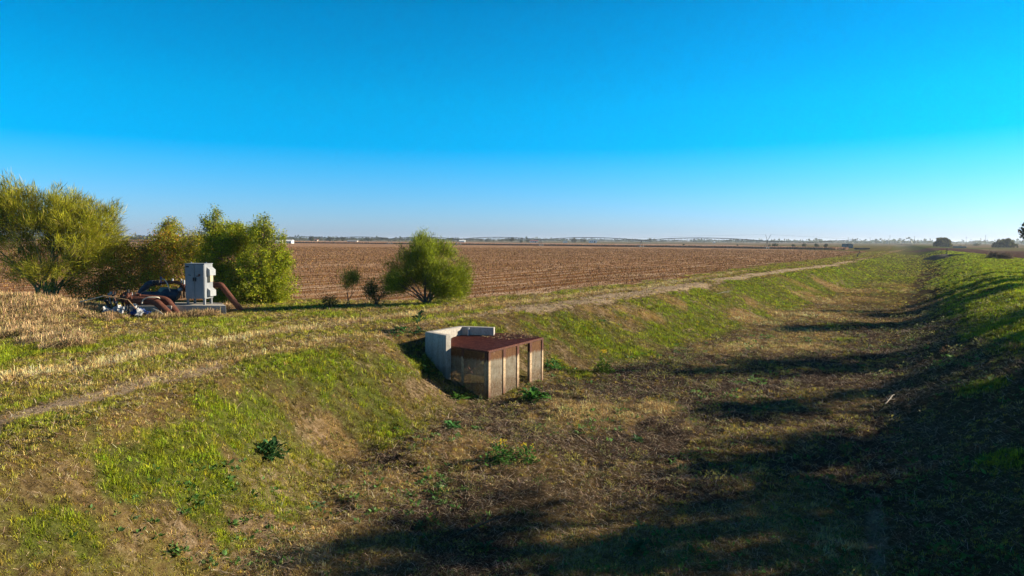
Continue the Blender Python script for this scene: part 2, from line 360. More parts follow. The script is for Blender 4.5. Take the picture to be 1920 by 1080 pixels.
wv = q.n('ShaderNodeTexWave', wave_type='BANDS', bands_direction='X'); q.l(rot.outputs[0], wv.inputs['Vector']); wv.inputs['Scale'].default_value = .11; wv.inputs['Distortion'].default_value = 3.0; wv.inputs['Detail'].default_value = 4; wv.inputs['Detail Scale'].default_value = .25
fcol = q.mix(q.ramp(wv.outputs['Fac'], [(.55, (0, 0, 0)), (.95, (.38, .38, .38))]), fcol, (.56, .42, .29))
col = q.mix(m2[0], col, fcol)
pcol = q.ramp(nR, [(.3, (.045, .026, .022)), (.7, (.10, .060, .048))])
col = q.mix(m2[2], col, pcol)
m3 = q.attr('mask_c')
farc = q.ramp(q.noise(q.scale(co, (.003, .012, 1)), 1, 4), [(.3, (.13, .09, .06)), (.45, (.19, .13, .09)), (.55, (.08, .09, .03)), (.7, (.17, .12, .08))])
col = q.mix(wmask(m3[1], nB), col, q.ramp(nC, [(.25, (.25, .175, .105)), (.6, (.42, .32, .205)), (.8, (.52, .41, .28))]))
col = q.mix(m3[0], col, farc)
q.l(col, b.inputs['Base Color']); b.inputs['Roughness'].default_value = 1; b.inputs['Specular IOR Level'].default_value = 0
hgt = q.math('ADD', q.math('MULTIPLY', nB, 1.0), q.math('MULTIPLY', nC, .5))
q.l(q.bump(hgt, .9, .06), b.inputs['Normal']); M_GROUND = m

# concrete with formwork streaks, water stain low down
m, t, b = newmat('concrete'); q = NT(t); co = q.coord()
n1 = q.noise(q.scale(co, (5, 5, .7)), 1.5, 6); n2 = q.noise(co, 14, 5)
c = q.ramp(n1, [(.3, (.31, .285, .245)), (.5, (.38, .355, .31)), (.75, (.43, .405, .36))])
zc = q.n('ShaderNodeSeparateXYZ'); q.l(q.n('ShaderNodeNewGeometry').outputs['Position'], zc.inputs[0])
zj = q.math('ADD', zc.outputs[2], q.math('MULTIPLY', q.math('SUBTRACT', n1, .5), .25))
c = q.mix(q.ramp(q.math('ADD', zj, 1.6), [(.55, (.75, .75, .75)), (.78, (.45, .45, .45)), (.82, (0, 0, 0))]), c, (.155, .135, .11))
c = q.mix(q.ramp(n2, [(.35, (.6, .6, .6)), (.55, (0, 0, 0))]), c, (.20, .18, .155))
q.l(c, b.inputs['Base Color']); b.inputs['Roughness'].default_value = .9; q.l(q.bump(n2, .3, .01), b.inputs['Normal']); M_CONC = m

def rusty(name, bleached):
    """painted steel gone to rust; bleached: scoured pale between two water lines"""
    m, t, b = newmat(name); q = NT(t); geo = q.n('ShaderNodeNewGeometry').outputs['Position']
    n1 = q.noise(geo, 9, 6, .7); n2 = q.noise(geo, 40, 4, .7); n3 = q.noise(q.scale(geo, (10, 10, 1.2)), 1.5, 4)
    rust = q.ramp(n1, [(.25, (.04, .013, .008)), (.5, (.095, .032, .019)), (.75, (.17, .062, .03))])
    if bleached:
        z = q.n('ShaderNodeSeparateXYZ'); q.l(geo, z.inputs[0])
        zz = q.math('ADD', z.outputs[2], q.math('MULTIPLY', q.math('SUBTRACT', n3, .5), .35))
        band = q.ramp(q.math('MULTIPLY', q.math('ADD', zz, 2.0), .5), [(.12, (0, 0, 0)), (.30, (.5, .5, .5)), (.50, (.95, .95, .95)), (.77, (1, 1, 1)), (.81, (0, 0, 0))])
        fl = q.ramp(n2, [(.38, (.35, .35, .35)), (.55, (1, 1, 1))])
        pale = q.ramp(n1, [(.3, (.34, .23, .12)), (.6, (.64, .49, .31))])
        rust = q.mix(q.mix(1, band, fl, 'MULTIPLY'), rust, pale)
    q.l(rust, b.inputs['Base Color']); b.inputs['Roughness'].default_value = .75; b.inputs['Specular IOR Level'].default_value = .3
    q.l(q.bump(n2, .35, .01), b.inputs['Normal']); return m
M_RUST = rusty('rust', False); M_RUSTB = rusty('bleached_rust', True)
# expanded-metal sheet silted pale, rust above the water line
m, t, b = newmat('silted_mesh'); q = NT(t); geo = q.n('ShaderNodeNewGeometry').outputs['Position']
n1 = q.noise(geo, 6, 6, .7); n3 = q.noise(q.scale(geo, (9, 9, 1)), 1.2, 4); n2 = q.noise(geo, 22, 5, .7)
z = q.n('ShaderNodeSeparateXYZ'); q.l(geo, z.inputs[0])
zz = q.math('MULTIPLY', q.math('ADD', q.math('ADD', z.outputs[2], q.math('MULTIPLY', q.math('SUBTRACT', n3, .5), .3)), 2.0), .5)
pale = q.ramp(n1, [(.3, (.25, .21, .145)), (.6, (.48, .425, .33))])
pale = q.mix(q.ramp(q.noise(q.scale(geo, (16, 16, .9)), 1.3, 4), [(.53, (0, 0, 0)), (.72, (.7, .7, .7))]), pale, (.23, .10, .045))
low = q.mix(q.ramp(n2, [(.42, (1, 1, 1)), (.6, (0, 0, 0))]), pale, (.20, .11, .05))
rst = q.ramp(n2, [(.3, (.12, .045, .02)), (.6, (.30, .14, .06)), (.8, (.42, .26, .13))])
c = q.mix(q.ramp(zz, [(.36, (1, 1, 1)), (.50, (0, 0, 0))]), pale, low)
c = q.mix(q.ramp(zz, [(.77, (0, 0, 0)), (.82, (1, 1, 1))]), c, rst)
q.l(c, b.inputs['Base Color']); b.inputs['Roughness'].default_value = .85; M_MESH = m
M_ROOF = plain('rusted_plate', [(.30, (.055, .012, .008)), (.48, (.155, .034, .018)), (.58, (.19, .048, .024)), (.72, (.30, .105, .05))], 5, .65, 0, .3, .35, (1, 5, 1))
M_BARK = plain('bark', [(.3, (.06, .045, .03)), (.7, (.16, .12, .085))], 10, .9, 0, .5)
M_GBARK = plain('green_bark', [(.3, (.10, .11, .03)), (.7, (.24, .23, .10))], 6, .8, 0, .3)
M_PAINT = plain('grey_paint', [(.3, (.155, .17, .185)), (.6, (.215, .23, .245)), (.8, (.26, .275, .285))], 3, .5, 0, .05, .4, (1, 1, .3))
M_PAINT2 = plain('pale_paint', [(.3, (.24, .255, .265)), (.7, (.31, .325, .335))], 4, .5, 0, .05, .4)
M_CREAM = plain('cream_box', [(.3, (.36, .31, .20)), (.7, (.44, .38, .26))], 5, .6, 0, .05)
M_BLACK = plain('black_iron', [(.3, (.012, .012, .014)), (.7, (.03, .03, .032))], 8, .6, 0, .2)
M_NAVY = plain('dark_blue_cover', [(.3, (.008, .016, .03)), (.7, (.02, .04, .065))], 5, .6, 0, .5)
M_ORANGE = plain('orange_paint', [(.3, (.55, .22, .02)), (.7, (.75, .36, .05))], 7, .5, 0, .1)
M_GREY = plain('grey_green_paint', [(.3, (.10, .13, .10)), (.7, (.20, .23, .18))], 9, .6, 0, .2)
M_WHITE = plain('white_plastic', [(.3, (.28, .29, .30)), (.7, (.42, .43, .44))], 7, .5, 0, .2)
M_BLUE = plain('blue_sheet', [(.3, (.008, .03, .12)), (.7, (.02, .07, .26))], 6, .45, 0, .3)
M_HOSE = plain('pale_hose', [(.3, (.42, .36, .28)), (.7, (.58, .52, .42))], 8, .6, 0, .1)
M_REED = plain('dry_cane', [(.3, (.45, .20, .07)), (.7, (.60, .42, .22))], 8, .8, 0, .1)
M_GALV = plain('galvanised', [(.3, (.22, .235, .25)), (.7, (.36, .375, .39))], 9, .5, .3, .1)
M_TRUSS = plain('weathered_truss', [(.3, (.035, .045, .06)), (.7, (.07, .085, .105))], 9, .6, .2, 0)
M_WALLW = plain('white_wall', [(.3, (.66, .66, .64)), (.7, (.78, .78, .76))], 1, .8, 0, 0)
M_WALLT = plain('tan_wall', [(.3, (.42, .36, .28)), (.7, (.52, .46, .38))], 1, .8, 0, 0)
M_ROOFG = plain('grey_roof', [(.3, (.20, .21, .22)), (.7, (.30, .31, .32))], 1, .7, 0, 0)
M_ROOFR = plain('red_roof', [(.3, (.25, .06, .05)), (.7, (.34, .09, .07))], 1, .7, 0, 0)
M_DARK = plain('dark_timber', [(.3, (.03, .03, .035)), (.7, (.07, .065, .06))], 2, .85, 0, 0)
M_TEAL = plain('teal_tank', [(.3, (.04, .10, .11)), (.7, (.07, .15, .16))], 2, .6, 0, 0)

# ------------------------------------------------------------------ ground: one sheet to the horizon
def make_ground():
    ang = np.concatenate([np.linspace(-50, 50, 760), np.linspace(50, 310, 130)[1:-1]]); ang = np.radians(ang)
    rad = np.concatenate([[.6], np.geomspace(2, 6, 30), np.geomspace(6, 60, 620)[1:], np.geomspace(60, 9000, 200)[1:]])
    na, nr = len(ang), len(rad)
    x = (rad[:, None] * np.sin(ang)[None]).ravel(); y = (rad[:, None] * np.cos(ang)[None]).ravel()
    z = height(x, y); g, st, so, fl, da, rp, fm = masks(x, y)
    V = np.column_stack([x, y, z])
    i = np.arange(nr - 1)[:, None] * na; j = np.arange(na)[None]; j2 = (j + 1) % na
    Q = np.stack([i + j, i + j2, i + na + j2, i + na + j], -1).reshape(-1, 4)[:, ::-1]
    loops = np.concatenate([Q.ravel(), np.arange(na)[::-1] * 1])
    starts = np.concatenate([np.arange(len(Q)) * 4, [len(Q) * 4]])
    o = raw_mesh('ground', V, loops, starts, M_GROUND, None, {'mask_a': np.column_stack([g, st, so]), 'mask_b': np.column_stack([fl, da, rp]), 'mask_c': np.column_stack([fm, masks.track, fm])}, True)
    tag(o, 'grass levee banks, dry canal bed and harvested field as one ground sheet', 'ground', kind='structure')
make_ground()

# ------------------------------------------------------------------ grass and leaves as many small faces
def blades(name, P, T, Mid, W, col, mat, parent=None, tipmul=1.25):
    """P bases, T tip offsets, Mid mid offsets, W widths, col per blade"""
    n = len(P); az = rng.uniform(0, 2 * np.pi, n)
    S = np.column_stack([np.cos(az), np.sin(az), np.zeros(n)]) * (W / 2)[:, None]
    V = np.empty((n, 5, 3)); V[:, 0] = P - S; V[:, 1] = P + S; V[:, 2] = P + Mid + S * .75; V[:, 3] = P + Mid - S * .75; V[:, 4] = P + T
    k = np.arange(n)[:, None] * 5
    loops = np.concatenate([k + np.array([0, 1, 2, 3]), k + np.array([3, 2, 4])], 1).ravel()
    starts = (np.arange(n)[:, None] * 7 + np.array([0, 4])).ravel()
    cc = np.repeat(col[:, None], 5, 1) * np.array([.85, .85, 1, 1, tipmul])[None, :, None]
    return raw_mesh(name, V.reshape(-1, 3), loops, starts, mat, parent, {'Col': cc.reshape(-1, 3)})
def leaves(name, P, D, L, W, col, mat, parent=None):
    n = len(P); D = D / (np.linalg.norm(D, axis=1, keepdims=True) + 1e-9)
    r = rng.normal(size=(n, 3)); S = np.cross(D, r); S /= np.linalg.norm(S, axis=1, keepdims=True) + 1e-9
    V = np.empty((n, 4, 3)); V[:, 0] = P; V[:, 2] = P + D * L[:, None]
    m = P + D * (L * .45)[:, None]; V[:, 1] = m + S * (W / 2)[:, None]; V[:, 3] = m - S * (W / 2)[:, None]
    cc = np.repeat(col[:, None], 4, 1)
    return raw_mesh(name, V.reshape(-1, 3), np.arange(n * 4), np.arange(n) * 4, mat, parent, {'Col': cc.reshape(-1, 3)})
def vary(base, n, v=.25, hue=.12):
    c = np.array(base)[None] * (1 + rng.uniform(-v, v, (n, 1))) * (1 + rng.uniform(-hue, hue, (n, 3))); return np.clip(c, .002, 1)
def fan(n, r0, r1, power=1.0, a0=-44, a1=44):
    """points in front of the viewer; density per area falls with distance"""
    u = rng.uniform(0, 1, n); e = 2 - power - .35
    r = (r0 ** e + u * (r1 ** e - r0 ** e)) ** (1 / e); a = np.radians(rng.uniform(a0, a1, n))
    return r * np.sin(a), r * np.cos(a), r
EXCL = [(-2.48, 26.45), (-.88, 25.1), (1.26, 27.8), (.1, 29.0), (-2.2, 29.0), (-3.5, 27.1)]
PAD = [(-20.2, 33.3), (-14.6, 34.6), (-14.6, 38.8), (-20.2, 38.8)]
def up_tip(n, h, lean):
    az = rng.uniform(0, 2 * np.pi, n); l = np.abs(rng.normal(0, lean, n))
    d = np.column_stack([np.cos(az), np.sin(az), np.zeros(n)])
    T = d * (h * l)[:, None]; T[:, 2] = h * np.maximum(.25, 1 - .45 * l)
    Mi = d * (h * l * .3)[:, None]; Mi[:, 2] = h * .58
    return T, Mi
def make_grass():
    # tufts of standing grass: every tuft many blades leaning outwards
    def tufts(name, lab, ntuft, per, dens, hfun, wid, colour, mat, lean):
        x, y, r = fan(int(ntuft * 1.25), 6.5, 300, 1.35, -48, 62); mk = masks(x, y); g, st, so, fl, da, rp, fm = mk
        cl = fbm(x / .35, y / .35, 77, 2); keep = (rng.uniform(0, 1, len(x)) < dens(mk, cl)) * (fl < .4) * (rp < .5) * (fm < .5) > 0
        keep &= ~inside(x, y, EXCL) & ~inside(x, y, PAD)
        x, y, r = x[keep], y[keep], r[keep]; mk = [q_[keep] for q_ in mk]; nt_ = len(x); k = np.clip((r / 11) ** .75, .8, 10)
        size = rng.uniform(.45, 1.45, nt_) * hfun(mk); tone = np.clip(1 + .45 * rng.normal(size=nt_), .3, 2.2); c0 = colour(mk, nt_, x, y) * tone[:, None]
        rep_ = np.repeat(np.arange(nt_), per); n = len(rep_); az = rng.uniform(0, 2 * np.pi, n); d = np.column_stack([np.cos(az), np.sin(az)])
        rad = (rng.uniform(0, 1, n) ** .6) * .055 * np.clip(k, .9, 2.5)[rep_] * (size[rep_] / .11).clip(.6, 1.8)
        px_, py_ = x[rep_] + d[:, 0] * rad, y[rep_] + d[:, 1] * rad
        h = size[rep_] * rng.uniform(.5, 1.25, n) * np.clip(k, .9, 1.7)[rep_]; l = np.abs(rng.normal(lean, lean * .6, n))
        az2 = az + rng.normal(0, .7, n); d2 = np.column_stack([np.cos(az2), np.sin(az2)])
        T = np.column_stack([d2 * (h * l)[:, None], h * np.maximum(.15, 1 - .5 * l)]); Mi = np.column_stack([d2 * (h * l * .28)[:, None], h * np.maximum(.3, .62 - .1 * l)])
        Pz = height(px_, py_) - .01
        col = np.clip(c0[rep_] * rng.uniform(.65, 1.4, (n, 1)), .003, .8)
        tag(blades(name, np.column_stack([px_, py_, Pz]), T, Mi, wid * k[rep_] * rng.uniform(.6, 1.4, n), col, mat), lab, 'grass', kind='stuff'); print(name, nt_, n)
    def gcol(mk, n, x, y):
        lush = sst(.30, .70, mk[0])[:, None]; return vary((.255, .30, .012), n, .2, .18) * lush + vary((.32, .26, .04), n, .3, .18) * (1 - lush)
    tufts('green_grass', 'short bright green grass in patches on the banks', 400000, 13, lambda mk, cl: np.clip((mk[0] - .08) * 1.25, 0, 1) * np.clip(.15 + 1.5 * cl, 0, 1), lambda mk: .048 + .058 * mk[0], .0068, gcol, M_GRASS, .65)
    def dcol(mk, n, x, y):
        f = fbm(x / 2.5, y / 2.5, 123, 3)[:, None]; p = rng.uniform(0, 1, (n, 1))
        c = np.where(p < .45, vary((.52, .37, .13), n, .25), np.where(p < .8, vary((.33, .26, .055), n, .25), vary((.20, .11, .045), n, .3))); q_ = sst(.6, .95, mk[1])[:, None]; return (c * (1 - q_) + vary((.68, .46, .18), n, .25) * q_) * (.6 + .8 * f)
    tufts('dry_grass', 'thin straw-coloured dry grass over the levee and canal', 240000, 10, lambda mk, cl: np.clip((mk[1] - .10) * 1.5 * (1 - .6 * mk[2]), 0, 1) * np.clip(.1 + 1.5 * cl, 0, 1), lambda mk: .042 + .085 * mk[1] ** 2, .0065, dcol, M_STRAW, .95)
    # fallen stems and litter lying on the ground
    x, y, r = fan(800000, 6.5, 70, 1.3); g, st, so, fl, da, rp, fm = masks(x, y)
    keep = (rng.uniform(0, 1, len(x)) < np.clip(.25 + da * .6 + so * .3 - g * .3, 0, 1) * (fl < .4)) & ~inside(x, y, EXCL)
    x, y, r, da, so, st = x[keep], y[keep], r[keep], da[keep], so[keep], st[keep]; n = len(x)
    k = np.clip((r / 11) ** .75, .8, 4); L = rng.uniform(.04, .20, n) * np.clip(k, .9, 1.8); az = rng.uniform(0, 2 * np.pi, n)
    T = np.column_stack([np.cos(az) * L, np.sin(az) * L, rng.uniform(-.1, .45, n) * L]); Mi = T * .5; Mi[:, 2] += L * .12
    P = np.column_stack([x, y, height(x, y) + rng.uniform(0, .03, n)])
    pick = (rng.uniform(0, 1, n) * np.clip(1.25 - .9 * st + .5 * (da - .4), .5, 1.8))[:, None]
    col = np.where(pick < .36, vary((.50, .40, .28), n, .4), np.where(pick < .66, vary((.23, .155, .095), n, .35), vary((.06, .04, .028), n, .3)))
    tag(blades('plant_litter', P, T, Mi, .006 * k * rng.uniform(.6, 1.5, n), col, M_STRAW), 'brown fallen stems and dead litter on the soil', 'plant litter', kind='stuff')
    print('litter', n)
    # low bushy weeds in the canal bed: each clump many tiny leaves and twigs
    x, y, r = fan(13000, 7, 140, 1.0, -26, 44); a, s = to_as(x, y); nb = fbm(x / 4, y / 4, 91, 3)
    lt, rt, rc = interp(LT, a), interp(RT, a), interp(RC, a)
    keep = (s > lt - 2.0) & (s < rc - .8) & (rng.uniform(0, 1, len(x)) < .40 + 1.3 * (nb - .45)) & ~inside(x, y, EXCL)
    x, y, r = x[keep], y[keep], r[keep]; nc = len(x); m_ = 48
    size = rng.uniform(.06, .24, nc) * np.clip((r / 14) ** .5, .8, 2.0)
    tone = rng.uniform(0, 1, nc)
    base = np.where(tone[:, None] < .45, np.array([[.17, .18, .055]]), np.where(tone[:, None] < .7, np.array([[.09, .13, .035]]), np.where(tone[:, None] < .88, np.array([[.10, .06, .035]]), np.array([[.33, .30, .08]]))))
    q_ = rng.normal(size=(nc, m_, 3)); q_ /= np.linalg.norm(q_, axis=2, keepdims=True); q_ *= rng.uniform(.2, 1, (nc, m_, 1)) ** .5
    q_[..., 2] = np.abs(q_[..., 2]) * .9
    P = np.column_stack([x, y, height(x, y)])[:, None] + q_ * size[:, None, None]
    D = q_ + rng.normal(0, .6, q_.shape); D[..., 2] += .4
    Ls = (size[:, None] * rng.uniform(.12, .3, (nc, m_))).ravel()
    colw = (np.repeat(base[:, None], m_, 1) * rng.uniform(.6, 1.5, (nc, m_, 1))).reshape(-1, 3)
    tag(leaves('low_weeds', P.reshape(-1, 3), D.reshape(-1, 3), Ls, Ls * .45, colw, M_LEAF), 'grey-green and brown low weeds over the canal bed', 'weeds', kind='stuff')
    print('weeds', nc)
    # broad-leaved seedlings, bluish green, in the bed and at the slope foot
    x, y, r = fan(9000, 7, 45, 1.2, -36, 40); a, s = to_as(x, y); nb = fbm(x / 2.5, y / 2.5, 95, 3)
    keep = (s > interp(LC, a) + 1.5) & (s < interp(RC, a)) & (rng.uniform(0, 1, len(x)) < 3.0 * (nb - .50)) & ~inside(x, y, EXCL)
    x, y, r = x[keep], y[keep], r[keep]; nc = len(x); m_ = 9
    az = rng.uniform(0, 6.28, (nc, m_)); ln = rng.uniform(.6, 1.2, (nc, m_)) * rng.uniform(.03, .14, (nc, 1)) * np.clip((r / 14) ** .4, .8, 1.5)[:, None]
    D = np.stack([np.cos(az), np.sin(az), rng.uniform(.1, .9, (nc, m_))], -1)
    P = np.repeat(np.column_stack([x, y, height(x, y) + .01])[:, None], m_, 1) + D * .03
    tag(leaves('weed_seedlings', P.reshape(-1, 3), D.reshape(-1, 3), ln.ravel(), ln.ravel() * .5, vary((.10, .20, .045), nc * m_, .4), M_LEAF), 'small blue-green broad-leaved seedlings on bare soil', 'weeds', kind='stuff')
    # stubble and residue on the harvested field
    x, y, r = fan(700000, 34, 330, 1.1, -40, 36); g, st, so, fl, da, rp, fm = masks(x, y)
    a, s = to_as(x, y); row = np.abs(((s / 1.0) % 1) - .5) < .30
    keep = (fl > .6) & (rng.uniform(0, 1, len(x)) < np.where(row, .6, .12) * (.15 + 1.1 * fbm(x / 7, y / 5, 99, 3)))
    x, y, r = x[keep], y[keep], r[keep]; n = len(x); k = np.clip((r / 50) ** .8, .8, 4)
    T, Mi = up_tip(n, rng.uniform(.06, .22, n) * np.clip(k, 1, 1.6), 1.3); P = np.column_stack([x, y, height(x, y) - .01]); pick = rng.uniform(0, 1, n)[:, None]
    col = np.where(pick < .5, vary((.17, .075, .025), n, .35), np.where(pick < .78, vary((.36, .20, .05), n, .3), vary((.07, .035, .02), n, .3)))
    tag(blades('field_stubble', P, T, Mi, .035 * k * rng.uniform(.5, 1.5, n), col, M_STRAW), 'brown stubble and crop residue on the harvested field', 'stubble', kind='stuff')
    print('stubble', n)
make_grass()
def tall_dry_grass():
    # bleached tall tussocks on the left mound, by the pump pad
    pts = []
    for u, v, rr, n in ((15, 560, 2.6, 5200), (60, 575, 2.2, 3600), (5, 600, 1.6, 2600), (60, 628, 1.0, 2200), (100, 640, .8, 1800), (130, 650, .5, 1300), (30, 620, 1.0, 1600), (120, 575, 1.8, 1800), (375, 592, .7, 900), (300, 596, .7, 350), (420, 578, .4, 500), (-80, 570, 3, 3500), (150, 575, 1.2, 700), (200, 596, .8, 350)):
        cx, cy = gp(u, v); q = rng.normal(0, rr * .5, (n, 2)) + [cx, cy]; pts.append(q)
    c = np.concatenate(pts); c = c[rng.uniform(0, 1, len(c)) < .075]; per = 46; nt_ = len(c); rep_ = np.repeat(np.arange(nt_), per); n = len(rep_)
    size = rng.uniform(.18, .58, nt_); tone = rng.uniform(.5, 1.35, nt_); swirl = rng.uniform(0, 6.28, nt_)
    az = rng.uniform(0, 6.28, n); d = np.column_stack([np.cos(az), np.sin(az)]); q = c[rep_] + d * (rng.uniform(0, .16, n) * (size[rep_] / .4))[:, None]
    h = size[rep_] * rng.uniform(.5, 1.2, n); l = np.abs(rng.normal(.8, .5, n)); d2 = d * .7 + np.column_stack([np.cos(swirl), np.sin(swirl)])[rep_] * .6
    T = np.column_stack([d2 * (h * l)[:, None], h * np.maximum(.02, .85 - .5 * l)]); Mi = np.column_stack([d2 * (h * l * .35)[:, None], h * np.maximum(.28, .60 - .12 * l)])
    P = np.column_stack([q, height(q[:, 0], q[:, 1]) - .02]); pick = (rng.uniform(0, 1, nt_)[rep_] * .6 + rng.uniform(0, 1, n) * .4)[:, None]
    col = np.where(pick < .62, vary((.52, .36, .18), n, .35), np.where(pick < .78, vary((.20, .12, .05), n, .3), vary((.24, .23, .04), n, .3))) * tone[rep_][:, None]
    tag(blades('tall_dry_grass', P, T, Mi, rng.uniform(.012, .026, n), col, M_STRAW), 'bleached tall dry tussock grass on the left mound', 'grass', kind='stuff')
tall_dry_grass()

# ------------------------------------------------------------------ trees and shrubs
def plant(name, label, cat, base, lobes, nstems, ntar, style, leafcol, nleaf, lsize, bark, group=None, stem_r=.07, seed=0, crown='crown', trunk='trunk', stem_h=.35, gaps=.0, base_r=.10, lump=5):
    """stems fan out of the base; branches reach targets inside the crown lobes; sprays of leaves at each target"""
    global rng
    keep = rng; rng = np.random.default_rng(900 + seed)
    bx, by = base; bz = hz(bx, by) - .05
    t = empty(name, (bx, by, bz)); tag(t, label, cat, group)
    lumps = []
    for l in lobes:
        lumps.append((l[0], l[1], l[2], l[3] * .90, l[4] * .90, l[5] * .90))
        for k in range(lump):
            dv = rng.normal(size=3); dv /= np.linalg.norm(dv); f = rng.uniform(.22, .42); e_ = rng.uniform(.70, .92)
            lumps.append((l[0] + dv[0] * l[3] * e_, l[1] + dv[1] * l[4] * e_, max(l[2] + dv[2] * l[5] * e_, .15), l[3] * f, l[4] * f, l[5] * f * rng.uniform(.8, 1.3)))
    lobes = lumps
    wts = np.array([l[3] * l[4] * l[5] for l in lobes]) ** .7; wts /= wts.sum(); idx = rng.choice(len(lobes), ntar, p=wts)
    lob = np.array(lobes); d = rng.normal(size=(ntar, 3)); d /= np.linalg.norm(d, axis=1, keepdims=True)
    rr = rng.uniform(0, 1, ntar) ** .42
    Tg = lob[idx, :3] + d * lob[idx, 3:6] * (rr * (1 + .12 * rng.normal(size=ntar)))[:, None]; Tg[:, 2] = np.maximum(Tg[:, 2], .12)
    if gaps: # holes in the crown
        gn = fbm(Tg[:, 0] / .9 + seed, Tg[:, 2] / .9 + Tg[:, 1] * .6, 33 + seed, 2); ok = gn > np.quantile(gn, gaps); Tg = Tg[ok]; d = d[ok]; ntar = len(Tg)
    mb = MB(); nodes = []
    cc = (lob[:, :3] * wts[:, None]).sum(0)
    for k in range(nstems):
        l = lob[rng.choice(len(lobes), p=wts)]; e = l[:3] + rng.normal(0, .45, 3) * l[3:6]; e[2] = max(e[2], cc[2] * .7)
        p0 = np.array([rng.normal(0, base_r), rng.normal(0, base_r), 0]); mid = p0 * .5 + e * .45; mid[2] = e[2] * rng.uniform(.42, .6); mid[:2] *= .75
        pts = [p0 * (1 - s_) ** 2 + 2 * s_ * (1 - s_) * mid + e * s_ * s_ + rng.normal(0, .03, 3) * s_ for s_ in np.linspace(0, 1, 9)]
        mb.tube(pts, list(np.linspace(stem_r * rng.uniform(.6, 1.1), stem_r * .18, 9)), 6)
        nodes += [p for i, p in enumerate(pts) if i >= 9 * stem_h]
    N = np.array(nodes)
    for i in range(ntar):
        dd = np.linalg.norm(N - Tg[i], axis=1) + 1.2 * np.maximum(0, N[:, 2] - Tg[i, 2]); j = dd.argmin()
        if i % max(1, ntar // 420) == 0:
            p, e = N[j], Tg[i]; m2 = (p + e) / 2; m2[2] += .1 * np.linalg.norm(e - p)
            mb.tube([p, m2, e], [stem_r * .2, stem_r * .13, stem_r * .05], 4, False)
    tr = mb.build(trunk, bark, None, True); tr.parent = t
    out = Tg - np.array([0, 0, cc[2] * .4]); out /= np.linalg.norm(out, axis=1, keepdims=True) + 1e-9
    per = nleaf // ntar + 1; rep = np.repeat(np.arange(ntar), per); n = len(rep)
    O = out[rep]; jit = rng.normal(size=(n, 3))
    tone = (1 + .36 * rng.normal(size=ntar))[rep][:, None]
    if style == 'wisp':    # long thin green twigs sweeping out and up
        P = Tg[rep] + jit * .16; D = O * .8 + rng.normal(0, .62, (n, 3)) + np.array([0, 0, .40]); L = rng.uniform(.5, 1.5, n) * lsize; W = np.full(n, .022) * rng.uniform(.6, 1.5, n) * max(lsize / .5, .8)
    elif style == 'willow':  # narrow drooping leaves along twigs
        f = rng.uniform(0, 1, n)[:, None]; P = Tg[rep] + O * (f - .4) * .55 + jit * .13 - np.array([0, 0, 1]) * f * .12; D = O * .5 + rng.normal(0, .6, (n, 3)) - np.array([0, 0, .35]); L = rng.uniform(.6, 1.4, n) * lsize; W = L * .30
    else:                   # small rounded leaves
        P = Tg[rep] + jit * .17; D = rng.normal(size=(n, 3)) + O * .5; L = rng.uniform(.6, 1.4, n) * lsize; W = L * .6
    P[:, 2] = np.maximum(P[:, 2], .05)
    cols = np.array([c[:3] for c in leafcol]); pw = np.array([c[3] for c in leafcol]); pw = pw / pw.sum()
    c = cols[rng.choice(len(cols), n, p=pw)] * np.clip(tone, .5, 1.7) * rng.uniform(.75, 1.3, (n, 1))
    o = leaves(crown, P, D, L, W, np.clip(c, .003, .9), M_LEAF, t)
    rng = keep
    return t
OLIVE = [(.275, .28, .012, 5), (.36, .33, .018, 3), (.17, .175, .015, 2), (.40, .31, .07, .6)]
RETAMA = [(.20, .25, .010, 5), (.28, .31, .013, 3), (.11, .15, .012, 2)]
WILLOW = [(.25, .30, .010, 5), (.35, .36, .012, 3), (.14, .18, .012, 2), (.45, .32, .03, .5)]
AUTUMN = [(.26, .29, .015, 5.5), (.48, .34, .015, 2.0), (.16, .16, .015, 2.5), (.60, .25, .025, 1.2), (.34, .14, .035, .9)]
def at(u, v, Y): x, y, z = pixY(u, v, Y); return x, y
S42 = 42 / 1280.
def lobe(u0, v0, du, dv, base, Y, depth=None):
    """crown lobe given by its middle and half-sizes as seen in the photo, at distance Y"""
    x, y, z = pixY(u0, v0, Y); bz = hz(*base) - .05; k = Y / 1280.
    return (x - base[0], y - base[1], z - bz, du * k, (depth if depth else du * k), dv * k)
b0 = at(92, 552, 42); L0 = [lobe(60, 430, 95, 75, b0, 42), lobe(150, 450, 78, 62, b0, 41.5), lobe(-30, 440, 70, 75, b0, 42.5), lobe(115, 400, 70, 50, b0, 42), lobe(40, 400, 55, 48, b0, 42), lobe(190, 440, 42, 45, b0, 42), lobe(90, 505, 100, 40, b0, 42)]
plant('wispy_tree', 'large wispy yellow-green tree at the left edge', 'tree', b0, L0, 15, 1500, 'wisp', OLIVE, 52000, .50, M_GBARK, None, .075, 1, gaps=.26, base_r=.4)
b1 = at(285, 560, 43.5); L1 = [lobe(270, 490, 55, 45, b1, 43.5), lobe(235, 495, 40, 50, b1, 44), lobe(310, 470, 40, 45, b1, 43.5), lobe(290, 530, 70, 30, b1, 43), lobe(205, 530, 45, 28, b1, 43.5), lobe(175, 545, 40, 18, b1, 43)]
plant('autumn_shrub', 'orange-tinged bushy shrub behind the rusty pump pipes', 'shrub', b1, L1, 12, 1100, 'round', AUTUMN, 44000, .085, M_BARK, None, .05, 2, gaps=.1, base_r=.5)
b2 = at(345, 565, 44.5); L2 = [lobe(325, 445, 30, 28, b2, 44.5), lobe(350, 480, 45, 45, b2, 44.5), lobe(318, 425, 16, 14, b2, 44.5), lobe(365, 470, 30, 40, b2, 45)]
